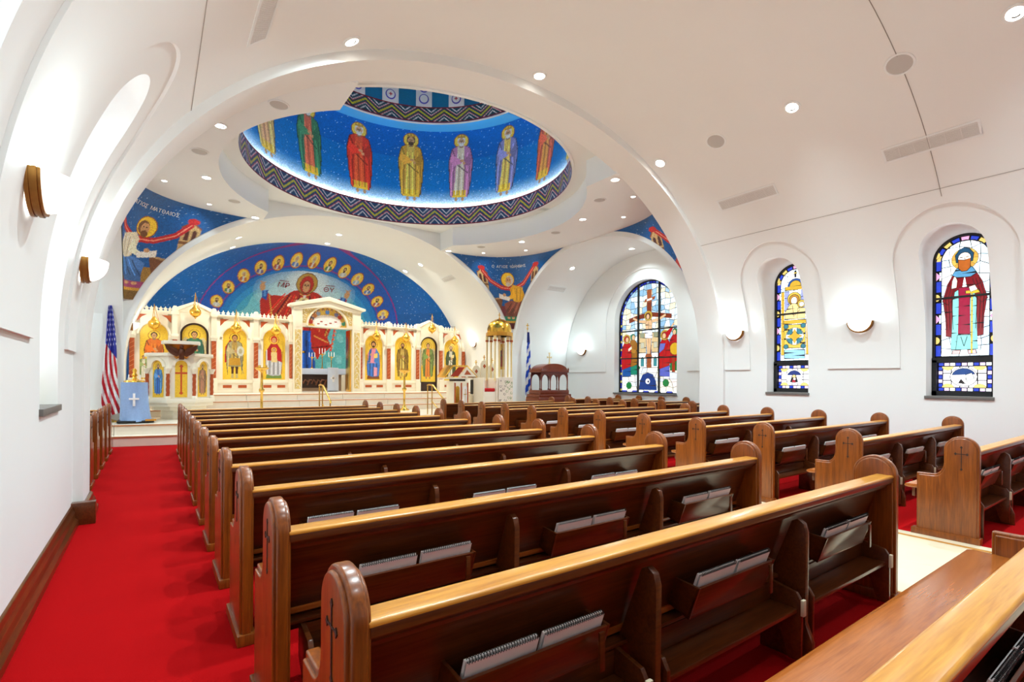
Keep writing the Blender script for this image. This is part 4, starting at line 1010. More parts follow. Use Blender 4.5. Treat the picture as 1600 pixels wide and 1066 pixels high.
# wall sconces: bronze ribbed half ring with a frosted half bowl
def sconce(pos, nrm, label):
    t = thing('wall_sconce', label, 'sconce')
    M = basis(pos, Vector((0, 0, 1)).cross(Vector(nrm)), nrm); t.matrix_world = M   # local x right, y up, z out
    R = .20
    pr = []
    mb = MB()
    for r0, r1, a, b in ((R, R + .012, 0, .018), (R - .008, R + .004, .018, .034), (R, R + .012, .034, .052), (R - .008, R + .002, .052, .066)):
        k = 24
        inn = [((r0 - .02) * math.cos(PI + PI * i / k), (r0 - .02) * math.sin(PI + PI * i / k)) for i in range(k + 1)]
        out = [(r1 * math.cos(PI + PI * i / k), r1 * math.sin(PI + PI * i / k)) for i in range(k + 1)]
        mb.ring(inn, out, a, b, 'z')
    mb.build('bronze_band', M_BRONZE, t, smooth=30)
    nu, nv = 20, 10; vs = []; fs = []
    for j in range(nv + 1):
        b = PI / 2 * j / nv
        for i in range(nu + 1):
            a = PI + PI * i / nu
            rr = (R - .012) * math.cos(b); vs.append((rr * math.cos(a), rr * math.sin(a), .05 + .15 * math.sin(b)))
    for j in range(nv):
        for i in range(nu): fs.append((j * (nu + 1) + i, j * (nu + 1) + i + 1, (j + 1) * (nu + 1) + i + 1, (j + 1) * (nu + 1) + i))
    MB().add(vs, fs).build('glass_bowl', M_BOWL, t, smooth=60)
    l = bpy.data.lights.new('sconce_light', 'POINT'); l.energy = SCONCE_W; l.color = WARM; l.shadow_soft_size = .09
    o = bpy.data.objects.new('sconce_light', l); C.objects.link(o); o.parent = t; o.location = (0, .05, .09)
for side in (-1, 1):
    sd = 'saint window wall' if side > 0 else 'carpet aisle wall'
    for y, lab in ((3.765, 'between the two windows of the ' + sd), (6.17, 'beside the arch pier on the ' + sd), (1.15, 'behind the last pews on the ' + sd)):
        zz = 2.52
        xx = 5.53 * (1 - ((2.42 - Z0) / 4.54) ** 2.1) ** (1 / 2.1)
        sconce((CX + side * (xx - .0), y, zz), (-side, 0, 0), 'bronze and frosted glass half bowl sconce ' + lab)
    sconce((CX + side * 8.09, YC + 2.95, 2.55), (-side, 0, 0), 'half bowl sconce beside the %s' % ('crucifixion window near the wooden canopy' if side > 0 else 'far transept window near the flag'))
    sconce((CX + side * 8.09, YC - 2.75, 2.55), (-side, 0, 0), 'half bowl sconce on the %s near the nave pier' % ('crucifixion wall' if side > 0 else 'far transept wall'))
    xx = 5.55 * (1 - ((2.7 - Z0) / 4.46) ** 2.1) ** (1 / 2.1)
    sconce((CX + side * xx, 17.1, 2.9), (-side, 0, 0), 'half bowl sconce on the apse wall at the %s end of the icon screen' % ('throne' if side > 0 else 'pulpit'))
# ================================================================== pews
def end_outline(ins=0.0):
    r = .1235 - ins
    o = [(-.122 + ins, .05)]
    o += [(.0015 - r * math.cos(PI * i / 18), .82 + r * math.sin(PI * i / 18)) for i in range(19)]
    o += [(.125 - ins, .70)]
    o += [(.125 - ins + (.085) * (1 - math.cos(PI / 2 * i / 6)), .70 - (.118 + ins) * math.sin(PI / 2 * i / 6)) for i in range(1, 7)]
    o += [(.325 - ins, .582 - ins), (.325 - ins, .05)]
    return o
def cross_mesh():
    mb = MB()
    def bar(y0, y1, z0, z1): mb.box(-.0015, .0015, y0, y1, z0, z1)
    bar(-.003, .003, .655, .845); bar(-.036, .036, .785, .791)
    for cy, cz in ((0, .848), (-.040, .788), (.040, .788), (0, .652)):
        mb.prism([(cy, cz + .014), (cy + .010, cz), (cy, cz - .014), (cy - .010, cz)], -.0018, .0018, 'x')
    return mb.mesh('carved_cross', W_CARV)
CROSS = cross_mesh()
mb = MB().prism(end_outline(0), -.022, .022, 'x')
END_CORE = mb.mesh('end_core', W_END, bevel=.010, segs=3)
END = MB()
END.prism(end_outline(0), -.022, .022, 'x')
me1 = END.mesh('end_panel', W_END, bevel=.009, segs=3)
bm = bmesh.new(); bm.from_mesh(me1)
tmp = MB().prism(end_outline(.016), -.034, .034, 'x').mesh('tmp', W_END, bevel=.008, segs=3); bm.from_mesh(tmp); bm.to_mesh(me1); bm.free()
me1.shade_smooth(); me1.set_sharp_from_angle(angle=math.radians(40)); END_MESH = me1
PLINTH = MB().box(-.046, .046, -.132, .362, 0, .062).mesh('end_plinth', W_END, bevel=.008)
FIN = MB().prism([(-.115, .20), (-.118, .66), (-.105, .705), (-.075, .725), (-.045, .71), (.085, .36), (.12, .33), (.12, .0), (-.15, 0), (-.15, .11), (-.13, .16)], -.017, .017, 'x').mesh('support_fin', W_DARK, bevel=.007, segs=2)
def slant(mb, x0, x1, p0, p1, th):
    (ya, za), (yb, zb) = p0, p1; L = math.hypot(yb - ya, zb - za); ny, nz = (zb - za) / L * th, -(yb - ya) / L * th
    return mb.prism([(ya, za), (yb, zb), (yb + ny, zb + nz), (ya + ny, za + nz)], x0, x1, 'x')
RACK_W = .60
def rack_mesh():
    mb = MB()
    slant(mb, 0, RACK_W, (-.045, .432), (-.092, .572), .010)           # outer board
    slant(mb, 0, RACK_W, (-.045, .432), (.068, .470), -.010)            # bottom
    for x in (0, RACK_W - .012): mb.prism([(-.045, .43), (.075, .468), (.035, .585), (-.094, .575)], x, x + .012, 'x')
    return mb.mesh('book_rack', W_DARK, bevel=.003)
RACK = rack_mesh()
TAB = MB().box(-.012, .012, -.107, -.097, .43, .565).mesh('rack_clip', W_DARK, bevel=.002)
BRK = MB().prism([(.06, .40), (-.10, .37), (-.125, .33), (-.125, .03), (-.06, .03), (-.02, .16), (.06, .24)], -.011, .011, 'x').mesh('kneeler_bracket', W_DARK, bevel=.004)
PAD = MB().box(-.014, .014, -.138, -.122, .26, .34).mesh('bumper', plain('beige_bumper', (206, 190, 160), .6), bevel=.003)
def kneeler_mesh(L):
    mb = MB().box(0, L, -.105, .045, .268, .290).box(0, L, .03, .05, .29, .385)
    return mb.mesh('kneeler', W_DARK, bevel=.005)
def pew_meshes(L):
    d = {}
    slot = MB(); slant(slot, .02, L - .02, (.105, .335), (-.048, .80), .024); d['back'] = slot.mesh('back', W_DARK, bevel=.004)
    d['rail'] = MB().prism([(-.110, .809), (-.110, .819), (-.103, .825), (-.02, .825), (-.008, .819), (-.008, .809)], .025, L - .025, 'x').mesh('top_rail', W_RAIL, bevel=.004)
    d['mould'] = MB().prism([(-.108, .809), (-.015, .809), (-.03, .742), (-.070, .742), (-.076, .757), (-.092, .768), (-.108, .782)], .03, L - .03, 'x').mesh('rail_moulding', W_DARK, bevel=.003)
    d['ledge'] = MB().box(.03, L - .03, .02, .10, .395, .412).mesh('back_ledge', W_DARK, bevel=.004)
    d['seat'] = MB().prism([(.06, .425), (.06, .45), (.40, .458), (.428, .452), (.436, .438), (.428, .424), (.40, .42)], .03, L - .03, 'x').mesh('seat', W_SEAT, bevel=.003)
    d['apron'] = MB().box(.03, L - .03, .35, .375, .34, .425).mesh('seat_apron', W_DARK, bevel=.004)
    return d
PEW = {3.51: pew_meshes(3.51), 2.29: pew_meshes(2.29)}
def pew(x, y, L, label, group, detail=True, racks=True):
    t = thing('church_pew', label, 'pew', (x, y, 0), 0, group)
    d = PEW[L]
    for xx, sg in ((0, -1), (L, 1)):
        e = new('end_panel', END_MESH, t, (xx, 0, 0))
        new('end_plinth', PLINTH, e)
        new('carved_cross', CROSS, e, (sg * .0352, 0, 0))
    for k, nm in (('back', 'back'), ('rail', 'top_rail'), ('mould', 'rail_moulding'), ('ledge', 'back_ledge'), ('seat', 'seat'), ('apron', 'seat_apron')): new(nm, d[k], t)
    n = 3 if L > 3 else 2
    fins = [L * i / n - (.04 if n == 3 else 0) for i in range(1, n)]
    for f in fins: new('support_fin', FIN, t, (f, 0, 0))
    ends_used = []; ends = ('carpet end rack', 'middle rack', 'marble end rack') if x < 3 else ('marble end rack', 'middle rack', 'wall end rack')
    edges = [.06] + fins + [L - .06]
    for a, b in zip(edges[:-1], edges[1:]):
        key = ('kn', round(b - a, 2))
        if key not in PEW: PEW[key] = kneeler_mesh(round(b - a, 2) - .12)
        k = new('kneeler', PEW[key], t, (a + .05, 0, 0))
        for xx in (.0, b - a - .12):
            q = new('kneeler_bracket', BRK, k, (xx, 0, 0))
        new('bumper', PAD, k, (b - a - .12, 0, 0))
        rx = (a + b) / 2 - RACK_W / 2
        r = new('book_rack', RACK, t, (rx, 0, 0))
        new('rack_clip', TAB, r, (RACK_W - .05, 0, 0))
        if detail: books(x + rx, y, label, ends[len(ends_used) % 3], detail); ends_used.append(1)
    return t
BK_W = .265
bk = MB(); slant(bk, 0, BK_W, (-.020, .452), (-.075, .614), .010); BOOK_P = bk.mesh('pages', M_PAPER, bevel=.001, segs=1)
bk = MB(); slant(bk, 0, BK_W, (-.0305, .452), (-.0842, .610), .0012); BOOK_C = bk.mesh('cover', M_PINK)
mb = MB()
for i in range(26):
    cx = .008 + i * (BK_W - .016) / 25
    mb.tube([(cx, -.080 + .010 * math.cos(t), .616 + .009 * math.sin(t)) for t in np.linspace(0, 2 * PI, 7)[:-1]], .0016, 4, closed=True)
BOOK_S = mb.mesh('spiral_binding', M_WIRE)
bk = MB().box(.02, .06, -.0005, .0005, 0, .012).box(.19, .2, -.0005, .0005, -.02, .012).box(.07, .15, -.0005, .0005, .006, .012); BOOK_T = bk.mesh('printed_mark', M_WIRE)
def books(x, y, plabel, rack, detail):
    for i, xx in enumerate((.025, .315)):
        row = plabel.split(', ')[1].split(' back')[0]; bl = 'carpet side' if x < 5 else 'window side'
        tl = 'white spiral booklet, %s, %s, %s pews' % (rack, row, bl)
        b = thing('spiral_booklet', tl, 'booklet', (x + xx, y, random.uniform(.003, .010)), 0, 'booklets, %s, %s pews' % (row, bl))
        new('pages', BOOK_P, b); new('cover', BOOK_C, b)
        if detail > 1: new('spiral_binding', BOOK_S, b)
ORD = ['first', 'second', 'third', 'fourth', 'fifth', 'sixth', 'seventh', 'eighth', 'ninth', 'tenth', 'eleventh', 'twelfth', 'thirteenth']
for i in range(-1, 12):
    pew(.414, ROW0 + PITCH * i, 3.51, 'long oak pew, %s row back from the altar steps, between carpet and marble aisles' % ORD[11 - i], 'pews between the carpet and marble aisles', detail=2 if i < 3 else (1 if i < 6 else 0))
for i in range(0, 12):
    pew(5.909, ROW0 + .008 + PITCH * i, 3.51, 'long oak pew, %s row back from the altar steps, between marble aisle and window wall' % ORD[11 - i], 'pews between the marble aisle and window wall', detail=2 if i < 1 else (1 if i < 8 else 0))
for i in range(6):
    y = 7.43 + PITCH * i
    pew(10.66, y, 2.29, 'short oak pew below the crucifixion window, %s row back from the altar steps' % ORD[5 - i], 'short pews below the crucifixion window', detail=0)
    pew(-.667 - 2.29, y, 2.29, 'short oak pew beyond the carpet aisle, %s row back from the altar steps' % ORD[5 - i], 'short pews beyond the carpet aisle', detail=0)

# ================================================================== icon screen
ic = thing('iconostasis', 'ivory marble icon screen with arched gold icons before the blue apse', 'icon screen', (CX, 18.0, .955))
GOLDBG = (250, 206, 62)
def icon_panel(name, x, z0, z1, hw, y, paint, label, parent=ic, nu=64, nv=130, bg=GOLDBG):
    X, Z = uv(nu, nv, x - hw, x + hw, z0, z1)
    P = Paint(X - x, Z - z0, bg); paint(P, z1 - z0); P.jitter(.10)
    return grid(name, nu, nv, np.stack([X, y + 0 * X, Z], -1), P, M_MOSFINE, parent, label=label)
def p_deacon(P, h):
    saint(P, 0, .08, 1.36, (226, 120, 40), (222, 110, 36), (50, 30, 24), beard=False, hem=(200, 90, 30))
    for sg in (-1, 1): saint(P, sg * .24, .02, .72, (226, 220, 200), (150, 170, 110), (60, 40, 30), beard=False, halo=GOLDBG, halo_edge=GOLDBG)
def p_angel(c1, c2):
    return lambda P, h: saint(P, 0, .12, 1.45, c1, c2, (60, 40, 26), beard=False, wings=(226, 206, 150))
def p_warrior(P, h):
    P.poly([(-.12, 1.3), (-.26, 1.05), (-.28, .55), (-.1, .6), (.0, 1.2)], (200, 30, 30)); P.poly([(.1, .75), (.24, .68), (.2, .58), (.1, .62)], (200, 30, 30))
    saint(P, 0, .06, 1.42, (206, 170, 90), (190, 176, 130), (90, 50, 24), beard=False, feet=False)
    P.poly([(-.2, .06), (.2, .06), (.18, .42), (-.18, .42)], GOLDBG)
    P.poly([(-.17, .42), (.17, .42), (.15, .7), (-.15, .7)], (214, 160, 50)); P.poly([(-.18, .42), (.18, .42), (.18, .47), (-.18, .47)], (160, 150, 110))
    for sg in (-1, 1): P.poly([(sg * .02, .42), (sg * .1, .42), (sg * .09, .2), (sg * .03, .2)], (84, 48, 30)); P.poly([(sg * .03, .2), (sg * .09, .2), (sg * .1, .07), (sg * .03, .06)], (200, 180, 120))
    P.ell(.16, .92, .105, .16, (226, 226, 214)); P.ell(.16, .92, .05, .08, (200, 190, 150)); P.line([(.16, .74), (.24, .2)], .015, (120, 120, 120))
def seated(P, up, low, mant, child=False, hair=(80, 44, 26)):
    P.poly([(-.25, .2), (-.27, .95), (.27, .95), (.25, .2)], (206, 150, 60)); P.poly([(-.24, .06), (.24, .06), (.22, .2), (-.22, .2)], (120, 150, 70) if child else (130, 76, 34))
    P.poly([(-.22, .2), (-.25, .55), (-.22, .75), (.22, .75), (.25, .55), (.2, .16), (-.05, .14)], low)
    for k in range(7): P.line([(-.18 + .06 * k, .7), (-.2 + .065 * k, .2)], .02, shade(low, .6 if k % 2 else 1.3))
    P.poly([(-.2, .65), (-.21, 1.0), (-.1, 1.2), (.1, 1.2), (.21, 1.0), (.2, .65)], up)
    P.poly([(.02, .68), (.24, .6), (.22, 1.0), (.1, 1.19)], mant); P.poly([(-.2, .66), (-.12, .66), (-.06, 1.18), (-.15, 1.12)], shade(mant, .85))
    P.ell(0, 1.33, .155, .155, (170, 80, 20)); P.ell(0, 1.33, .14, .14, (250, 206, 70)); P.ell(0, 1.34, .1, .115, hair if not child else mant); P.ell(0, 1.315, .065, .085, SKIN)
    for sg in (-1, 1): P.ell(sg * .025, 1.325, .013, .009, (40, 24, 20))
    if child:
        P.ell(.0, 1.0, .085, .085, (250, 206, 70)); P.ell(0, 1.0, .055, .065, (170, 110, 60)); P.ell(0, .99, .04, .05, SKIN); P.poly([(-.09, .92), (.09, .92), (.1, .6), (-.08, .6)], (232, 206, 140))
    else:
        P.ell(0, 1.25, .05, .045, hair); P.poly([(.02, .82), (.16, .85), (.16, 1.02), (.02, .98)], (240, 206, 110)); P.ell(-.09, .95, .035, .045, SKIN)
def p_mother(P, h): seated(P, (190, 40, 36), (190, 190, 196), (196, 30, 34), True)
def p_teacher(P, h): seated(P, (226, 140, 160), (60, 110, 190), (70, 130, 206)); P.poly([(.02, .5), (.15, .48), (.14, .18), (.02, .16)], (232, 160, 180))
def p_baptist(P, h): saint(P, 0, .08, 1.4, (214, 180, 90), (150, 116, 40), (90, 50, 24))
def p_bishop(P, h): saint(P, 0, .1, 1.35, (214, 206, 180), (70, 80, 50), (110, 90, 70), book=True)
bays = [(-4.9, .335, p_deacon, 'gold icon of a saint in an orange robe', 0), (-3.9, .37, p_angel((70, 130, 90), (60, 120, 96)), 'gold door icon of an angel in green', 1), (-2.82, .335, p_warrior, 'gold icon of a warrior saint with red cape and shield', 0), (-1.68, .335, p_mother, 'gold icon of a seated mother in red with child', 0),
        (1.68, .335, p_teacher, 'gold icon of a seated bearded man in blue and pink', 0), (2.82, .335, p_baptist, 'gold icon of a bearded man in a brown cloak', 0), (3.9, .37, p_angel((226, 130, 50), (120, 140, 70)), 'gold door icon of an angel with an orange stole', 1), (4.9, .335, p_bishop, 'gold icon of a bishop in dark green', 0)]
ZS = 1.73
BX = {1.68: (1.13, 2.23), 2.82: (2.23, 3.4), 3.9: (3.4, 4.4), 4.9: (4.4, 5.42)}
crest = MB().prism([(-.045, 0), (.045, 0), (.03, .04), (.055, .065), (.03, .085), (.02, .09), (0, .14), (-.02, .09), (-.03, .085), (-.055, .065), (-.03, .04)], -.02, .02, 'y').mesh('crest_finial', M_ICON)
for x, hw, paint, lab, door in bays:
    sg = 1 if x > 0 else -1
    a, b = BX[abs(x)]; x0, x1 = (a, b) if sg > 0 else (-b, -a)
    mb = MB()
    if door:
        arch_plate(mb, x0, x1, 0, 2.42, hw, 0.0, ZS + .03, 0, .14, x)
        mb.prism([(x0, 2.42), (x1, 2.42), (x1, 2.5), (x1 - .06, 2.5), (x1 - .06, 2.58), (x, 2.78), (x0 + .06, 2.58), (x0 + .06, 2.5), (x0, 2.5)], 0, .14, 'y')
        mb.build('door_surround', M_ICON, ic, bevel=.008)
        k = 18; inn = [(x + (hw - .055) * math.cos(PI * i / k), ZS + .03 + (hw - .055) * math.sin(PI * i / k)) for i in range(k + 1)]; out = [(x + hw * math.cos(PI * i / k), ZS + .03 + hw * math.sin(PI * i / k)) for i in range(k + 1)]
        inn = [(x + hw - .055, 0)] + inn + [(x - hw + .055, 0)]; out = [(x + hw, 0)] + out + [(x - hw, 0)]
        MB().ring(inn, out, .06, .13, 'y').build('door_frame', M_DARKBR, ic, smooth=30)
        icon_panel('door_icon', x, .36, 2.14, hw - .05, .10, paint, lab)
        MB().box(x - hw + .05, x + hw - .05, .07, .11, 0, .36).build('door_kick_panel', M_DARKBR, ic, bevel=.006)
        # mouldings following the gable
        MB().ring([(x0 + .02, 2.40), (x0 + .1, 2.48), (x, 2.70), (x1 - .1, 2.48), (x1 - .02, 2.40)], [(x0 + .02, 2.43), (x0 + .1, 2.51), (x, 2.73), (x1 - .1, 2.51), (x1 - .02, 2.43)], -.025, 0, 'y').build('gable_moulding', M_ICON, ic)
    else:
        arch_plate(mb, x0, x1, .40, 2.34, hw, .42, ZS, 0, .14, x)
        mb.box(x0, x1, -.05, .14, 0, .10).box(x0, x1, -.02, .14, .10, .30).box(x0, x1, -.05, .14, .30, .40)
        mb.box(x0, x1, -.05, .14, 2.34, 2.38).box(x0, x1, -.08, .14, 2.38, 2.43)
        mb.build('bay_frame', M_ICON, ic, bevel=.008)
        k = 20
        MB().ring([(x + (hw + .02) * math.cos(PI * i / k), ZS + (hw + .02) * math.sin(PI * i / k)) for i in range(k + 1)], [(x + (hw + .075) * math.cos(PI * i / k), ZS + (hw + .075) * math.sin(PI * i / k)) for i in range(k + 1)], -.035, 0, 'y').build('arch_moulding', M_ICON, ic, smooth=30)
        icon_panel('icon_panel', x, .40, 2.10, hw + .01, .07, paint, lab)
        for s2 in (-1, 1):
            tx = x + s2 * .41
            MB().prism([(tx, 2.30), (tx - s2 * .24, 2.30), (tx - s2 * .12, 2.23), (tx, 2.08)], -.006, 0, 'y').build('spandrel_inlay', M_RUST, ic)
            MB().box(x + s2 * .21 - .12, x + s2 * .21 + .12, -.026, -.019, .155, .245).build('plinth_inlay', M_RUST, ic)
        nn = 8
        for i in range(nn): new('crest_finial', crest, ic, (x0 + .12 + (x1 - x0 - .24) * i / (nn - 1), .02, 2.43))
SHAFT = None
for x in (1.185, 2.23, 3.40, 4.40, 5.42):
    for sg in (-1, 1):
        wv = .075 if x > 1.2 else .05
        p = MB().box(-wv - .02, wv + .02, -.12, .14, 0, .34).box(-wv - .01, wv + .01, -.10, .14, .34, .46).box(-wv - .01, wv + .01, -.10, .14, 1.60, 1.68).box(-wv - .025, wv + .025, -.125, .14, 1.68, 1.76).box(-wv, wv, -.06, .14, 1.76, 2.46).box(-wv * .5, wv * .5, .05, .14, .46, 1.60).box(-wv - .02, wv + .02, -.10, .14, 2.34, 2.44)
        p.prism([(-wv, 2.46), (wv, 2.46), (wv, 2.52), (wv * .5, 2.6), (-wv * .5, 2.6), (-wv, 2.52)], -.06, .1, 'y')
        o = p.build('pilaster', M_ICON, ic, bevel=.006); o.location = (sg * x, 0, 0)
        s_ = MB().box(-wv * .8, wv * .8, -.075, .1, .46, 1.60).build('pilaster_shaft', M_RUST, o, bevel=.015)
        mb = MB()
        for k in range(8): mb.tube([(-wv * .75, -.078, .52 + k * .13), (wv * .75, -.078, .60 + k * .13)], .007, 5)
        mb.build('twist_lines', plain('pale_rust_line', (222, 150, 96), .4), o)
# royal door portal
for sg in (-1, 1):
    j = MB().box(-.14, .14, -.16, .16, 0, 2.93).build('portal_jamb', M_ICON, ic, bevel=.008); j.location = (sg * .99, 0, 0)
    MB().box(-.095, .095, -.168, -.158, .12, 2.1).build('carved_ground', M_CARVE, j)
    mb = MB()
    for k in range(9):
        z = .14 + k * .218; s2 = 1 if k % 2 else -1
        mb.tube([(-s2 * .07, -.172, z), (-s2 * .03, -.172, z + .10), (s2 * .05, -.172, z + .13), (s2 * .07, -.172, z + .19), (s2 * .02, -.172, z + .20), (s2 * .015, -.172, z + .165)], .013, 6)
        mb.tube([(s2 * .075, -.172, z - .02), (s2 * .05, -.172, z + .06), (0, -.172, z + .09)], .011, 6)
    mb.build('carved_scroll', M_ICON, j, smooth=60)
    MB().box(-.1, .1, -.17, -.155, 2.18, 2.38).build('rosette_block', M_ICON, j, bevel=.006)
tp = MB(); arch_plate(tp, -.85, .85, 2.215, 2.93, .66, 2.26, 2.262, -.10, .14, 0); tp.build('tympanum', M_ICON, ic, bevel=.004)
for sg in (-1, 1):
    MB().prism([(sg * .83, 2.88), (sg * .83, 2.34), (sg * .72, 2.34), (sg * .69, 2.5), (sg * .58, 2.7), (sg * .36, 2.88)], -.106, -.098, 'y').build('carved_spandrel', M_CARVE, ic)
    mb = MB()
    for cx_, cz_, r_ in ((.72, 2.76, .07), (.76, 2.6, .05), (.57, 2.83, .045), (.78, 2.46, .04)): mb.tube([(sg * cx_ + r_ * math.cos(t), -.108, cz_ + r_ * math.sin(t)) for t in np.linspace(0, 5.2, 12)], .011, 5)
    mb.build('carved_scroll', M_ICON, ic, smooth=60)
k = 24
MB().ring([(.66 * math.cos(PI * i / k), 2.262 + .66 * math.sin(PI * i / k)) for i in range(k + 1)], [(.71 * math.cos(PI * i / k), 2.262 + .71 * math.sin(PI * i / k)) for i in range(k + 1)], -.13, -.10, 'y').build('lunette_moulding', M_ICON, ic, smooth=30)
def p_supper(P, h):
    P.ell(0, .16, .5, .26, (240, 226, 214)); P.ell(0, .15, .44, .2, (250, 244, 240))
    cols = [(60, 140, 110), (200, 150, 60), (190, 60, 50), (120, 120, 160), (214, 170, 60), (80, 130, 200), (226, 190, 80), (150, 160, 180), (196, 120, 60), (120, 110, 130), (190, 60, 40)]
    for i, c in enumerate(cols):
        t = PI * (i + .5) / 11; px, pz = .56 * math.cos(t), .10 + .42 * math.sin(t)
        P.ell(px, pz, .07, .085, c); P.ell(px * .97, pz + .09, .04, .045, (70, 44, 30)); P.ell(px * .95, pz + .075, .028, .034, SKIN)
    for a, b in ((-.2, .18), (.1, .14), (.28, .2), (-.05, .08), (-.3, .1)): P.ell(a, b, .05, .02, (170, 70, 40))
icon_panel('lunette_icon', 0, 2.25, 2.95, .67, -.02, p_supper, 'half round gold icon of figures around a white table', nu=90, nv=50, bg=(216, 170, 70))
co = MB().prism([(-1.27, 2.88), (-1.27, 2.95), (-1.2, 2.97), (0, 3.28), (1.2, 2.97), (1.27, 2.95), (1.27, 2.88), (1.15, 2.86), (0, 3.13), (-1.15, 2.86)], -.26, .16, 'y')
co.prism([(-1.15, 2.84), (0, 3.13), (1.15, 2.84), (1.13, 2.80), (.85, 2.80), (0, 2.93), (-.85, 2.80), (-1.13, 2.80)], -.20, .16, 'y')
co.build('portal_gable', M_ICON, ic, bevel=.012)
MB().box(.80, .85, .02, .5, 0, 2.2).build('royal_door_edge', M_GOLD, ic, bevel=.006)
# vigil lamps hanging before the icons
lamp_body = MB().lathe([(1e-6, -.16), (.012, -.15), (.02, -.125), (.045, -.11), (.085, -.07), (.10, -.02), (.095, .03), (.07, .06), (.055, .07), (.05, .09), (.03, .12), (.012, .15), (1e-6, .16)], (0, 0, 0), 20).mesh('bowl', M_GOLD, smooth=50)
for x, z in ((-4.9, 2.02), (-3.9, 2.44), (-2.82, 2.02), (-1.68, 2.02), (1.68, 2.02), (2.82, 2.02), (3.9, 2.44), (4.9, 2.02)):
    nm = [b[3] for b in bays if b[0] == x][0].replace('gold ', '')
    t = thing('vigil_lamp', 'hanging gold vigil lamp before the ' + nm, 'lamp', (CX + x, 17.76, .955 + z))
    new('bowl', lamp_body, t); t.scale = (1.55, 1.55, 1.35)
    mb = MB()
    for a in (0, 2.1, 4.2): mb.tube([(.07 * math.cos(a), .07 * math.sin(a), .06), (.0, .0, .40)], .004, 4)
    mb.tube([(0, 0, .40), (0, .18, .43)], .006, 5)
    mb.build('chain', M_GOLD, t); MB().tube([(0, 0, .13), (0, 0, .42)], .006, 6).build('stem', M_GOLD, t)
# altar seen through the royal door
al = thing('altar_table', 'altar table with pale blue cloth behind the royal door', 'altar', (5.0, 20.0, .955))
MB().box(-1.05, 1.05, -.5, .5, 0, .78).build('body', plain('taupe_marble', (170, 140, 112), .4, noise=.1, scale=8), al, bevel=.01)
MB().box(-.75, .35, -.52, -.49, .12, .66).build('dark_relief', M_DARKBR, al, bevel=.005)
mb = MB()
for k in range(7): mb.tube([(-.68 + .15 * k, -.525, .22 + .05 * (k % 2)), (-.6 + .15 * k, -.53, .42), (-.52 + .15 * k, -.525, .3 + .05 * (k % 3))], .03, 6)
mb.build('relief_figure', plain('brown_relief', (120, 70, 40), .5), al, smooth=60)
MB().box(-1.12, 1.12, -.56, .56, .78, .84).box(-1.12, 1.12, -.57, -.55, .62, .84).build('altar_cloth', M_CLOTHWHITE, al, bevel=.01)
MB().box(.86, 1.0, -.56, -.46, 0, .78).build('corner_column', M_ICON, al, bevel=.02)
for x, h in ((-.35, .62), (.02, .8), (.36, .66)):
    t = thing('altar_candlestick', 'gilded candlestick standing on the altar cloth', 'candlestick', (5.2 + x, 19.75, .955 + .84), 0, 'candlesticks on the altar')
    MB().lathe([(.07, 0), (.06, .02), (.018, .05), (.014, h * .5), (.03, h * .55), (.012, h * .6), (.05, h * .7), (.02, h * .72)], (0, 0, 0), 14).build('stick', M_GOLD if x else M_BLACK, t, smooth=50)
    for a in (-.1, 0, .1): MB().lathe([(.014, h * .7), (.014, h * .95), (1e-6, h * .97)], (a, 0, 0), 8).build('candle', M_PAPER, t)
    MB().tube([(-.1, 0, h * .7), (0, 0, h * .62), (.1, 0, h * .7)], .008, 6).build('arm', M_GOLD, t)
cr = thing('altar_cross', 'black and gold cross behind the altar', 'cross', (4.45, 20.75, .955))
MB().box(-.05, .05, -.02, .02, 0, 1.95).box(-.3, .4, -.02, .02, 1.45, 1.55).build('cross_body', M_BLACK, cr, bevel=.004); MB().box(-.03, .03, -.025, -.02, .9, 1.9).box(-.25, .35, -.026, -.021, 1.47, 1.53).build('gold_inlay', M_GOLD, cr)
ck = thing('chalice_veil_stand', 'pale blue embroidered cloth hanging on a stand before the altar', 'cloth stand', (5.33, 18.7, .955))
MB().prism([(-.2, .02), (.2, .0), (.19, .86), (-.19, .87)], -.02, .02, 'y').build('cloth', M_CLOTHWHITE, ck, bevel=.006)
MB().box(-.03, .03, -.028, -.02, .35, .58).box(-.09, .09, -.028, -.02, .46, .51).build('cross', M_PAPER, ck)
MB().box(-.16, .16, -.02, .12, .0, .03).build('foot', M_BLACK, ck)
# ================================================================== furniture of the solea
ZF = .415
# pulpit
pu = thing('pulpit', 'white marble pulpit with twisted rust columns and gold mosaic arches', 'pulpit', (.55, 14.95, ZF))
pl = [(-.72, .35), (-.68, -.10), (-.27, -.55), (.27, -.55), (.68, -.10), (.72, .35)]
sc = lambda k: [(a * k, b * k) for a, b in pl]
mb = MB().prism(sc(.55), 0, .22, 'z'); mb.prism(sc(.8), .22, .32, 'z'); mb.prism(sc(1.02), .32, .40, 'z'); mb.prism(sc(1.08), .40, .50, 'z'); mb.prism(sc(.94), .50, 1.52, 'z'); mb.prism(sc(1.02), 1.52, 1.60, 'z')
mb.build('body', M_ICON, pu, bevel=.008)
def p_cross(P, h):
    c = (206, 76, 34)
    P.poly([(-.018, .1), (.018, .1), (.018, h - .14), (-.018, h - .14)], c); P.poly([(-.15, h - .30), (.15, h - .30), (.15, h - .26), (-.15, h - .26)], c)
    for a, b in ((-.15, h - .28), (.15, h - .28), (0, h - .12), (0, .1)): P.poly([(a - .045, b), (a, b + .045), (a + .045, b), (a, b - .045)], c)
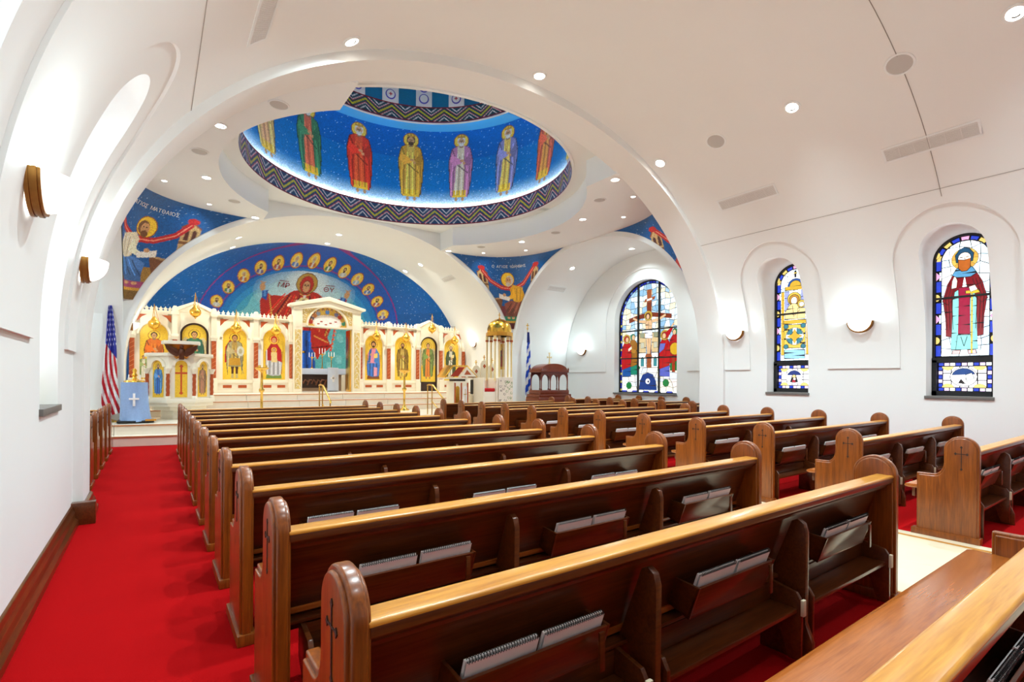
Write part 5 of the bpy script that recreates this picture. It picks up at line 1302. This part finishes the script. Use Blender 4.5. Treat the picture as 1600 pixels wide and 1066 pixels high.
faces = [((-.68, -.10), (-.27, -.55), lambda P, h: saint(P, 0, .05, h * .88, (60, 110, 190), (90, 150, 206), (70, 40, 26)), 'gold mosaic of a saint in blue'), ((-.27, -.55), (.27, -.55), p_cross, 'gold mosaic panel with a rust cross'), ((.27, -.55), (.68, -.10), lambda P, h: saint(P, 0, .05, h * .88, (190, 130, 100), (150, 110, 80), (60, 36, 26)), 'gold mosaic of a saint in brown')]
for (a, b), (c, d), paint, lab in faces:
    A, B = Vector((a * .94, b * .94, 0)), Vector((c * .94, d * .94, 0)); L = (B - A).length; r = (B - A).normalized(); nrm = Vector((r.y, -r.x, 0)); M = basis((A + B) / 2, r, nrm)
    f = new('pulpit_face', MB().mesh('e', M_ICON) if False else None, pu); f.matrix_local = M    # local x right, y up, z out
    hw = L * .5 - .13
    X, Z = uv(36, 80, -hw, hw, .54, 1.42); P = Paint(X, Z - .54, (248, 200, 56)); paint(P, .86); P.jitter(.1)
    # arch cut of the panel top
    keep = ~((Z > 1.42 - hw) & (np.hypot(X, Z - (1.42 - hw)) > hw))
    Zc = np.where(keep, Z, 1.42 - hw + np.sqrt(np.clip(hw ** 2 - X ** 2, 0, None)))
    grid('mosaic_panel', 36, 80, np.stack([X, Zc, .006 + 0 * X], -1), P, M_MOSFINE, f, label=lab)
    k = 16
    MB().ring([(hw * math.cos(PI * i / k), 1.42 - hw + hw * math.sin(PI * i / k)) for i in range(k + 1)], [((hw + .06) * math.cos(PI * i / k), 1.42 - hw + (hw + .06) * math.sin(PI * i / k)) for i in range(k + 1)], 0, .05, 'z').build('arch_moulding', M_RUST if hw > .2 else M_ICON, f, smooth=30)
for a, b in ((-.68, -.10), (-.27, -.55), (.27, -.55), (.68, -.10)):
    c = new('twisted_column', None, pu); c.location = (a * .98, b * .98, 0)
    MB().lathe([(.06, .50), (.06, .54), (.04, .57)], (0, 0, 0), 12).build('column_base', M_ICON, c, smooth=40)
    mb = MB()
    for ph in (0, 2.1, 4.2): mb.tube([(.018 * math.cos(ph + z * 16), .018 * math.sin(ph + z * 16), z) for z in np.linspace(.56, 1.12, 26)], .024, 6)
    mb.build('shaft', M_RUST, c, smooth=60)
    MB().lathe([(.04, 1.10), (.045, 1.14), (.075, 1.2), (.075, 1.23)], (0, 0, 0), 12).build('capital', M_ICON, c, smooth=40)
MB().prism([(-.36, -.72), (.36, -.72), (.40, -.35), (-.40, -.35)], 1.80, 1.88, 'z').build('desk_top', M_ICON, pu, bevel=.01)
mb = MB()
for sg in (-1, 1):
    mb.prism([(sg * .02, 1.56), (sg * .1, 1.70), (sg * .34, 1.80), (sg * .30, 1.68), (sg * .22, 1.58), (sg * .1, 1.50)], -.66, -.60, 'y')
    mb.prism([(sg * .06, 1.60), (sg * .18, 1.74), (sg * .30, 1.79), (sg * .2, 1.66)], -.69, -.66, 'y')
mb.ball((0, -.64, 1.60), .075, 12, 1.6); mb.ball((.0, -.68, 1.74), .045, 10); mb.box(-.05, .05, -.68, -.56, 1.44, 1.52)
mb.build('eagle', plain('dark_bronze_eagle', (92, 48, 26), .4, metal=.4), pu, smooth=50)
MB().lathe([(.02, 1.40), (.14, 1.46), (.26, 1.62), (.33, 1.80)], (0, -.46, 0), 16, PI, 2 * PI, 1.0, .6).build('desk_bracket', plain('gold_bracket', (214, 140, 50), .35, metal=.5), pu, smooth=50)
# cloth covered stand with a gilt candle dish
tb = thing('cloth_covered_stand', 'round stand draped in pale blue brocade with a white cross', 'stand', (-.335, 14.0, ZF))
mb = MB(); vs = []; fs = []; na, nz = 48, 14
for j in range(nz + 1):
    z = .04 + .86 * (1 - j / nz)
    for i in range(na):
        t = 2 * PI * i / na
        fl = (j / nz) ** 3
        r = .245 + .008 * (j / nz) + .012 * (j / nz) * math.sin(t * 9) + .07 * fl * max(0, math.cos(t + .4))
        vs.append((r * math.cos(t), r * math.sin(t), z + .01 * math.sin(t * 5) * (j / nz)))
for j in range(nz):
    for i in range(na): fs.append((j * na + i, j * na + (i + 1) % na, (j + 1) * na + (i + 1) % na, (j + 1) * na + i))
fs.append(tuple(range(na)))
MB().add(vs, fs).build('cloth', M_CLOTHBLUE, tb, smooth=60)
MB().box(-.022, .022, -.275, -.262, .38, .66).box(-.09, .09, -.276, -.262, .52, .56).build('cross', M_PAPER, tb, bevel=.004)
MB().box(-.30, .36, -.28, .28, .02, .06).build('base_board', M_BLACK, tb, bevel=.01); MB().box(.20, .40, -.31, -.24, .05, .09).build('wood_lath', W_RAIL, tb)
cd = thing('candle_dish', 'gilt candle dish standing on the blue draped stand', 'candle holder', (-.335, 14.0, ZF + .905))
MB().lathe([(.2, 0), (.19, .03), (.1, .05), (.05, .07), (.035, .12), (.06, .15), (.03, .2), (.045, .26), (.02, .3)], (0, 0, 0), 18).build('dish', M_GOLD, cd, smooth=50)
for a in (-.1, .1): MB().lathe([(.012, .04), (.012, .16), (1e-6, .17)], (a, -.06, 0), 8).build('candle', M_PAPER, cd)
# flags
def flag(name, label, pos, ztop, paint, z0, z1, wtop, wbot, finial):
    t = thing(name, label, 'flag', pos)
    MB().tube([(0, 0, .06), (0, 0, ztop)], .014, 8).build('pole', M_BRASS if finial == 'eagle' else plain('pale_pole', (222, 200, 150), .4), t)
    MB().lathe([(.16, 0), (.15, .03), (.05, .06), (.03, .09)], (0, 0, 0), 18).build('base', M_BRASS, t, smooth=50)
    if finial == 'cross': MB().box(-.012, .012, -.01, .01, ztop, ztop + .2).box(-.06, .06, -.01, .01, ztop + .11, ztop + .135).ball((0, 0, ztop), .03).build('finial', M_GOLD, t, bevel=.003)
    else: MB().ball((0, 0, ztop + .03), .04).lathe([(.015, .05), (.03, .08), (.05, .13), (.02, .16), (1e-6, .17)], (0, 0, ztop), 10).build('finial', M_GOLD, t, smooth=60)
    U, V = uv(70, 150, 0, 1, 0, 1)
    P = Paint(U, V, (240, 240, 240)); paint(P)
    wdt = wtop + (wbot - wtop) * V ** .7
    X = (U - .42) * wdt + .025 * np.sin(V * 7) * V; Y = -.02 - .05 * np.sin(U * PI * 5 + V * 2.0) * (.35 + .65 * V) - .04 * U
    Zc = z1 - (z1 - z0) * V + .10 * (U - .5) * V
    grid('cloth', 70, 150, np.stack([X, Y, Zc], -1), P, M_CLOTH, t)
def us(P):
    R_, B_ = (196, 20, 40), (40, 44, 150)
    st = ((P.X * 1.2 + .55 * np.sin(P.Y * 4.0) + .2) * 5.0) % 2.0
    P.put(st < 1.0, R_)
    lim = .40 + .16 * (P.X - .4)
    P.put(P.Y < lim, B_)
    k = 0
    for r in range(9):
        for c in range(4):
            cx_, cy_ = .14 + .24 * c + (.12 if r % 2 else 0), .04 + .045 * r
            if cy_ < .37: 
                for a in range(5):
                    an = PI / 2 + a * 2 * PI / 5
                    P.poly([(cx_ + .055 * math.cos(an), cy_ - .018 * math.sin(an)), (cx_ + .03 * math.cos(an + 1.9), cy_ - .01 * math.sin(an + 1.9)), (cx_ + .03 * math.cos(an - 1.9), cy_ - .01 * math.sin(an - 1.9))], (245, 245, 250))
def gr(P):
    B_ = (24, 80, 196)
    st = ((P.Y * 9.5 + P.X * 1.6) % 2.0)
    P.put(st < 1.0, B_); P.put((P.Y < .16), (34, 50, 130))
flag('united_states_flag', 'American flag with stars and stripes hanging on a gold topped pole', (-.795, 14.47, ZF), 2.74, us, .16, 2.62, .06, .34, 'eagle')
flag('greek_flag', 'blue and white striped flag hanging on a cross topped pole', (10.84, 14.30, ZF), 2.82, gr, .36, 2.70, .05, .28, 'cross')
# wooden processional canopy
kv = thing('wooden_canopy', 'carved cherry wood canopy with domed roof and pale cross', 'canopy', (11.33, 13.66, ZF)); kv.scale = (.89, .89, .99)
MB().box(-.84, .84, -.42, .42, 0, .42).box(-.80, .80, -.40, .40, .42, .52).build('lower_base', W_KIOSK, kv, bevel=.012)
MB().box(-.72, .72, -.36, .36, .52, .66).build('platform', W_KIOSK, kv, bevel=.01)
for x in (-.66, -.22, .22, .66):
    for y in (-.32, .32):
        if abs(x) < .5 and y > 0: pass
        p = MB().lathe([(.035, .66), (.035, .70), (.022, .72), (.022, 1.18), (.035, 1.2)], (x, y, 0), 10).build('post', W_KIOSK, kv, smooth=40)
for a, b in ((-.66, -.22), (-.22, .22), (.22, .66)):
    for y in (-.33, .31):
        mb = MB(); arch_plate(mb, a, b, 1.0, 1.30, (b - a) / 2 - .03, 1.0, 1.02, y, y + .02, k=12); mb.build('arch_board', W_KIOSK, kv)
MB().box(-.70, .70, -.37, .37, 1.28, 1.37).build('cornice', W_KIOSK, kv, bevel=.01)
vs = []; fs = []
for j in range(8):
    t = PI / 2 * j / 7
    for i in range(33): a = -1 + 2 * i / 32; vs.append((.62 * a, (-.34 + .34 * math.sin(t)) if True else 0, 1.37 + .24 * math.sqrt(max(0, 1 - a * a)) * (math.sin(t) * .5 + .5)))
for j in range(7):
    for i in range(32): fs.append((j * 33 + i, j * 33 + i + 1, (j + 1) * 33 + i + 1, (j + 1) * 33 + i))
mb = MB().prism([(-.64, 1.36)] + [(.64 * -math.cos(PI * i / 24), 1.37 + .22 * math.sin(PI * i / 24)) for i in range(25)] + [(.64, 1.36)], -.34, .34, 'y'); mb.build('domed_roof', W_KIOSK, kv, smooth=30, bevel=.02)
for x in (-.68, .68):
    for y in (-.35, .35): MB().lathe([(.03, 1.36), (.035, 1.40), (.015, 1.44), (1e-6, 1.47)], (x, y, 0), 8).build('corner_finial', W_KIOSK, kv, smooth=50)
MB().box(-.02, .02, -.015, .015, 1.60, 1.97).box(-.10, .10, -.015, .015, 1.80, 1.84).box(-.04, .04, -.02, .02, 1.58, 1.63).box(-.04, .04, -.014, .014, 1.95, 1.985).box(-.115, -.085, -.014, .014, 1.785, 1.855).box(.085, .115, -.014, .014, 1.785, 1.855).build('cross', plain('pale_gilt', (236, 216, 160), .4, metal=.3), kv, bevel=.005)
# bishop throne with gold dome
th = thing('bishop_throne', 'marble throne under a gold dome on slender columns', 'throne', (9.15, 13.7, ZF))
MB().box(-.74, .50, -.31, .31, 0, .10).build('step', M_ICON, th, bevel=.01)
MB().lathe([(.45, 2.42), (.45, 2.54), (.42, 2.55), (.42, 2.42)], (.08, 0, 0), 8).build('canopy_band', plain('old_gold', (206, 150, 60), .35, metal=.8), th, bevel=.008)
MB().lathe([(.40, 2.55), (.40, 2.66), (.36, 2.80), (.27, 2.90), (.14, 2.97), (.03, 3.0), (.02, 3.03), (1e-6, 3.04)], (.08, 0, 0), 28).build('dome', M_GOLD, th, smooth=60)
MB().box(.07, .09, -.01, .01, 3.03, 3.2).box(.035, .125, -.01, .01, 3.11, 3.13).build('cross', M_GOLD, th)
for x in (-.24, -.08, .26, .40):
    for y in (-.30, .30):
        c = MB().lathe([(.045, .98), (.028, 1.02), (.026, 2.2), (.05, 2.3), (.05, 2.42)], (x, y * .8, 0), 12).build('column', plain('ivory_gold_column', (240, 214, 150), .4), th, smooth=40)
        MB().lathe([(.05, 2.24), (.055, 2.27), (.05, 2.30)], (x, y * .8, 0), 10).build('column_ring', M_RUST, c, smooth=40)
MB().box(.24, .50, .24, .30, .9, 2.42).build('back_board', M_ICON, th, bevel=.01)
X, Z = uv(24, 60, .29, .45, 1.35, 2.2); P = Paint(X - .37, Z - 1.35, (214, 160, 40)); saint(P, 0, .05, .72, (150, 60, 40), (90, 70, 40)); P.jitter(.1)
grid('back_icon', 24, 60, np.stack([X, .235 + 0 * X, Z], -1), P, M_MOSFINE, th, label='narrow gold icon of a standing saint')
MB().box(-.72, -.66, -.30, .30, .1, 1.06).box(-.22, -.16, -.30, .30, .1, 1.06).box(-.66, -.22, -.25, .30, .1, .62).box(-.66, -.22, .24, .30, .62, 1.06).build('seat_box', M_ICON, th, bevel=.012)
MB().box(-.65, -.23, -.24, .22, .62, .73).build('cushion', M_RED, th, bevel=.03, segs=3)
X, Z = uv(50, 60, -.13, .41, .30, 1.07); P = Paint(X, Z, (244, 234, 214))
for i in range(26):
    cx_, cz_, r_ = -.11 + .5 * random.random(), .34 + .68 * random.random(), .03 + .05 * random.random(); c_ = (96, 62, 44) if cx_ < .13 else (110, 150, 70)
    P.line([(cx_ + r_ * k_ / 12 * math.cos(k_ * .55), cz_ + r_ * k_ / 12 * math.sin(k_ * .55)) for k_ in range(13)], .012, c_)
grid('ornament_panel', 50, 60, np.stack([X, -.312 + 0 * X, Z], -1), P, M_MOSFINE, th, label='ivory panel with brown and green scrolls')
MB().box(-.14, .42, -.31, -.25, .28, 1.09).build('desk_panel', M_ICON, th, bevel=.008)
# row of pointed choir stalls
cs = thing('choir_stall', 'ivory choir stall with three pointed backs and rust medallions', 'choir stall', (9.16, 14.42, ZF))
for i, (x, h) in enumerate(((-.30, 1.50), (.02, 1.68), (.34, 1.58))):
    b = MB().prism([(x - .15, .5), (x + .15, .5), (x + .15, h - .14), (x + .10, h - .05), (x, h), (x - .10, h - .05), (x - .15, h - .14)], .10, .15, 'y').build('pointed_back', M_ICON, cs, bevel=.006)
    MB().prism([(x, h - .30), (x + .06, h - .22), (x, h - .14), (x - .06, h - .22)], .094, .10, 'y').build('medallion', M_RUST, b); MB().box(x - .012, x + .012, .11, .13, h, h + .16).box(x - .05, x + .05, .11, .13, h + .08, h + .10).build('cross', M_GOLD, b)
MB().box(-.62, -.10, -.2, .14, .02, .52).build('cupboard', M_ICON, cs, bevel=.006)
MB().box(-.60, -.38, -.205, -.15, .05, .48).build('dark_opening', M_DARKBR, cs); MB().box(-.34, -.12, -.205, -.15, .05, .48).build('dark_opening', M_DARKBR, cs)
MB().box(-.55, -.30, -.10, .08, .52, 1.0).build('black_case', M_BLACK, cs, bevel=.02)
# gabled icon desk
an = thing('icon_desk', 'ivory gabled icon desk with gold frame beside the handrail', 'icon desk', (8.0, 14.3, ZF))
MB().box(-.30, .34, -.28, .28, 0, .08).box(-.26, .30, -.24, .24, .08, .95).build('cabinet', M_ICON, an, bevel=.01)
for x in (-.12, .16):
    MB().prism(arch_poly(.075, .2, .72, 12, x), -.252, -.24, 'y').build('gold_arch', M_GOLD if x < 0 else M_PAPER, an); MB().box(x - .008, x + .008, -.262, -.25, .22, .7).box(x - .05, x + .05, -.262, -.25, .52, .54).build('thin_cross', M_BRASS, an)
for x in (-.21, .02, .25): MB().box(x - .02, x + .02, -.262, -.24, .1, .9).build('rust_pillar', M_RUST, an)
for sg in (-1, 1): MB().prism([(-.56, 1.06), (-.58, 1.10), (-.30, 1.46), (.0, 1.46), (.0, 1.42), (-.28, 1.42)] if sg < 0 else [(.0, 1.42), (.0, 1.46), (.22, 1.46), (.60, 1.10), (.58, 1.06), (.2, 1.42)], -.28, .28, 'y').build('gold_slope', M_GOLD, an, bevel=.004)
MB().prism([(-.10, 1.10), (.56, 1.10), (.2, 1.42)], -.29, -.26, 'y').build('gable_panel', M_ICON, an); MB().prism([(.1, 1.16), (.36, 1.16), (.2, 1.32)], -.296, -.288, 'y').build('gable_ornament', M_RUST, an)
MB().prism([(-.40, 1.10), (-.12, 1.10), (.12, 1.40), (-.1, 1.40)], -.29, -.27, 'y').build('red_cloth', plain('rust_cloth', (170, 50, 26), .7), an); MB().box(-.55, .58, -.27, .27, 1.02, 1.07).build('shelf', M_ICON, an, bevel=.006); MB().box(-.2, .22, -.15, .15, .95, 1.02).build('neck', M_DARKBR, an)
# brass candle stands
for x, cand, lab in ((2.43, 3, 'tall brass candle stand with candles before the mother icon'), (6.60, 0, 'tall brass candle stand before the brown cloaked icon')):
    t = thing('candle_stand', lab, 'candle stand', (x, 15.25, ZF))
    MB().lathe([(.17, 0), (.16, .03), (.08, .08), (.05, .16), (.035, .2), (.035, .62), (.07, .66), (.07, .70), (.035, .74), (.03, 1.16), (.05, 1.2), (.14, 1.24), (.18, 1.28), (.18, 1.30), (.05, 1.30)], (0, 0, 0), 20).build('stem', M_BRASS, t, smooth=45)
    for k in range(4 if not cand else cand): 
        a = 2 * PI * k / (4 if not cand else cand); MB().lathe([(.02, 1.29), (.02, 1.36), (1e-6, 1.36)], (.12 * math.cos(a), .12 * math.sin(a), 0), 8).build('cup', M_BRASS, t)
    for k in range(cand): a = 2 * PI * k / cand; MB().lathe([(.014, 1.32), (.014, 1.78), (1e-6, 1.80)], (.12 * math.cos(a), .12 * math.sin(a), 0), 8).build('candle', M_PAPER, t)
# brass handrails at the solea steps
for x, lab in ((3.44, 'brass handrail on the solea steps on the pulpit side'), (6.45, 'brass handrail on the solea steps on the icon desk side')):
    t = thing('handrail', lab, 'handrail', (x, 12.75, 0))
    MB().tube([(0, .50, 1.20), (0, .52, 1.25), (0, .40, 1.27), (0, .15, 1.25), (0, -.42, .92), (0, -.48, .90), (0, -.50, .84)], .022, 8).build('rail', M_BRASS, t, smooth=60)
    for y, z0, z1 in ((.50, ZF, 1.22), (.22, ZF, 1.26), (-.46, 0, .90)): MB().tube([(0, y, z0), (0, y, z1)], .016, 8).build('post', M_BRASS, t, smooth=60)
    MB().tube([(0, .22, .80), (0, -.46, .45)], .014, 8).build('lower_rail', M_BRASS, t, smooth=60)
